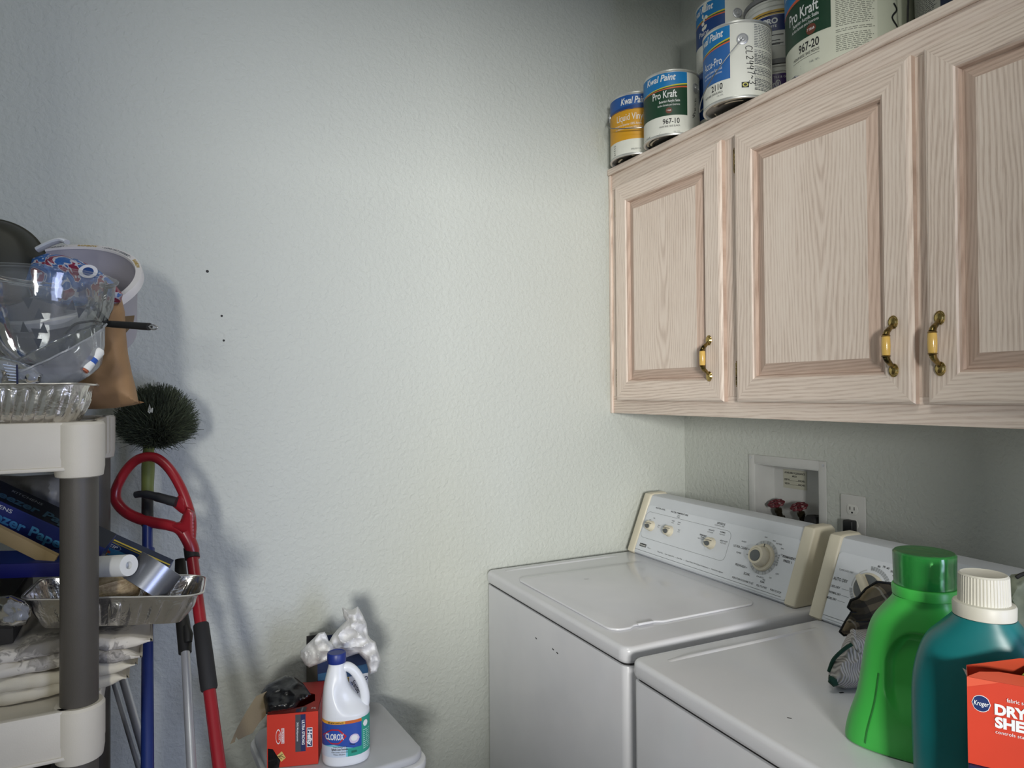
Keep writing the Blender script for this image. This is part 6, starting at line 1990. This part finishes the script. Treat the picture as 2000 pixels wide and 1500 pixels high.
for k in range(5200):
    u_ = R.uniform(-1, 1); a = R.uniform(0, 2 * pi); s_ = sqrt(1 - u_ * u_)
    d = Vector((s_ * cos(a), s_ * sin(a), u_))
    down = max(0, -d.z)
    root = hc + d * R.uniform(0.004, 0.03) + Vector((0, 0, -0.02))
    R0 = 0.080 + R.uniform(-0.010, 0.008)
    tip = hc + Vector((d.x * R0, d.y * R0, d.z * (0.084 if d.z > 0 else 0.052) + R.uniform(-0.006, 0.006)))
    if R.random() < 0.05: tip += (tip - root) * R.uniform(0.05, 0.18) + Vector((0, 0, -0.012))
    if tip.y > -0.004: tip.y = -0.004 - R.uniform(0, 0.01)
    j = Vector((R.uniform(-1, 1), R.uniform(-1, 1), R.uniform(-1, 1))) * 0.009
    mid = (root + tip) / 2 + j
    side = d.cross(Vector((R.uniform(-1, 1), R.uniform(-1, 1), R.uniform(-1, 1)))).normalized()
    w1 = 0.00075
    m = GRB2 if R.random() < 0.35 else GRB
    s2 = d.cross(side).normalized()
    vs = []
    for p, ww in ((root, w1), (mid, w1), (tip, w1 * 0.5)):
        vs += [p + side * ww, p - side * ww * 0.5 + s2 * ww * 0.87, p - side * ww * 0.5 - s2 * ww * 0.87]
    mb.add(vs, [(0, 1, 4, 3), (1, 2, 5, 4), (2, 0, 3, 5), (3, 4, 7, 6), (4, 5, 8, 7), (5, 3, 6, 8)], m)
o = loc_of(mb, t).build('bristles', t, label='dense dark green bristle ball'); o['kind'] = 'stuff'
mb = MB()
Rn = random.Random(3)
P = [at(294 + Rn.uniform(-5, 6), 798 + Rn.uniform(-9, 9), 1.395 + Rn.uniform(-0.004, 0.004)) for _ in range(12)]
mb.tube(P, 0.0012, plain('#b9bab4', 0.8), 5)
loc_of(mb, t).build('lint', t, label='bit of grey lint caught in the bristles')

# red looped-handle tool
REDP = plain('#8e1c26', 0.3, 0, 0.03)
dr = 1.40
rb = at(428, 1495, 1.23)
rj = at(374, 1078, dr)
rf = pole_to_floor(rj, rb)
t = empty('red_handle_mop', 'red pole with a looped D-shaped grip leaning against the wall', 'mop', rf)
loop = [(372, 1062), (374, 1020), (366, 985), (352, 950), (332, 917), (310, 897), (290, 892), (268, 898), (250, 914), (235, 937), (226, 960), (228, 980), (246, 1000), (272, 1013), (302, 1021), (330, 1026), (350, 1034), (364, 1052)]
mb = MB()
pts = smooth_path([at(x, y, dr + 0.02 * (1 - (y - 890) / 200)) for x, y in loop], 6)
N_ = len(pts)
rads = [0.0098 if i < N_ * 0.55 else 0.0098 + 0.0015 * sin(pi * (i / N_ - 0.55) / 0.45) for i in range(N_)]
mb.tube(pts, rads, REDP, 18)
mb.tube(smooth_path([at(x, y, dr) for x, y in ((360, 1040), (370, 1058), (376, 1076), (378, 1092))], 4), [0.0135] * 9 + [0.0125] * 4, REDP, 18)
pillow(mb, [(340, 980), (352, 962), (364, 975), (370, 1000), (366, 1010), (350, 1000), (336, 988)], camplace(dr + 0.008), REDP, 0.014, 8, step=4)
pillow(mb, [(326, 1026), (352, 1018), (364, 985), (380, 1000), (382, 1085), (368, 1072), (352, 1042)], camplace(dr + 0.004), REDP, 0.021, 9, step=4)
loc_of(mb, t).build('loop_grip', t)
mb = MB()
mb.tube(smooth_path([at(x, y, dr - 0.002) for x, y in ((345, 981), (330, 977), (312, 972), (292, 967), (275, 965), (262, 967))], 4), [0.0100] * 5 + [0.0095] * 5 + [0.0085] * 5 + [0.0070] * 5 + [0.0035], plain('#26272a', 0.5), 14)
loc_of(mb, t).build('trigger', t, label='dark grey squeeze lever inside the loop')
ax0 = at(377, 1072, dr)
rd = (rf - rj).normalized()
seg(rj - rd * 0.010, rj + rd * 0.014, 0.0142, 0.0142, DARK, 'collar', 'black collar')
def onp(py):
    # point of the pole at picture row py
    lo, hi = rj, rf
    for _ in range(40):
        m = (lo + hi) / 2; d = m - CP
        if 750 - FPX * d.dot(CU) / d.dot(CF) < py: lo = m
        else: hi = m
    return lo
seg(rj, rf, 0.0112, 0.0112, REDP, 'pole', 'glossy red pole')
g0, g1 = onp(1218), onp(1348)
mb = MB(); gd = g1 - g0
mb.tube([g0, g0 + gd * 0.02, g0 + gd * 0.5, g0 + gd * 0.97, g1], [0.013, 0.0145, 0.0152, 0.0152, 0.0135], plain('#1d1d1f', 0.75), 20)
loc_of(mb, t).build('foam_grip', t, label='black foam grip on the pole')

# silver pole with black twist clamp
sj = at(362, 1270, 1.335); st_ = at(352, 1096, 1.44); sb_ = at(374, 1498, 1.22)
sf = pole_to_floor(sj, sb_)
t = empty('telescopic_mop', 'thin silver pole with a black clamp, between the blue and red poles', 'mop', sf)
seg(sj, sf, 0.0082, 0.0082, STEEL, 'pole', 'brushed silver pole')
mb = MB()
P = [at(352, 1092, 1.44), at(353, 1120, 1.43), at(354, 1190, 1.385), at(357, 1215, 1.37), at(360, 1240, 1.355), at(361, 1262, 1.342), at(361.5, 1275, 1.334)]
mb.tube(P, [0.010, 0.0118, 0.0112, 0.013, 0.0135, 0.0125, 0.0118], DARK, 20)
mb.tube([at(364, 1222, 1.352), at(368, 1240, 1.342), at(368, 1254, 1.335)], [0.006, 0.009, 0.007], DARK, 14)
loc_of(mb, t).build('twist_clamp', t)
# two more thin silver poles behind the shelf corner
for i, ((ax1, ay1), (bx_, by_), dA, dB, lb_) in enumerate((((243, 1335), (276, 1450), 1.36, 1.29, 'thin steel pole behind the shelf corner, right one of the crossing pair'), ((240, 1395), (268, 1490), 1.33, 1.27, 'thin steel pole behind the shelf corner, left one of the crossing pair'))):
    a, b = at(ax1, ay1, dA), at(bx_, by_, dB)
    fl_ = pole_to_floor(a, b)
    t = empty('steel_pole', lb_, 'pole', fl_)
    up_ = a + (a - b).normalized() * 0.10
    seg(up_, fl_, 0.0075 if i == 0 else 0.0045, 0.0075 if i == 0 else 0.0045, STEEL, 'pole_tube')
    seg(up_ + (up_ - a) * 0.12, up_, 0.008 if i == 0 else 0.005, 0.008 if i == 0 else 0.005, DARK, 'end_cap')
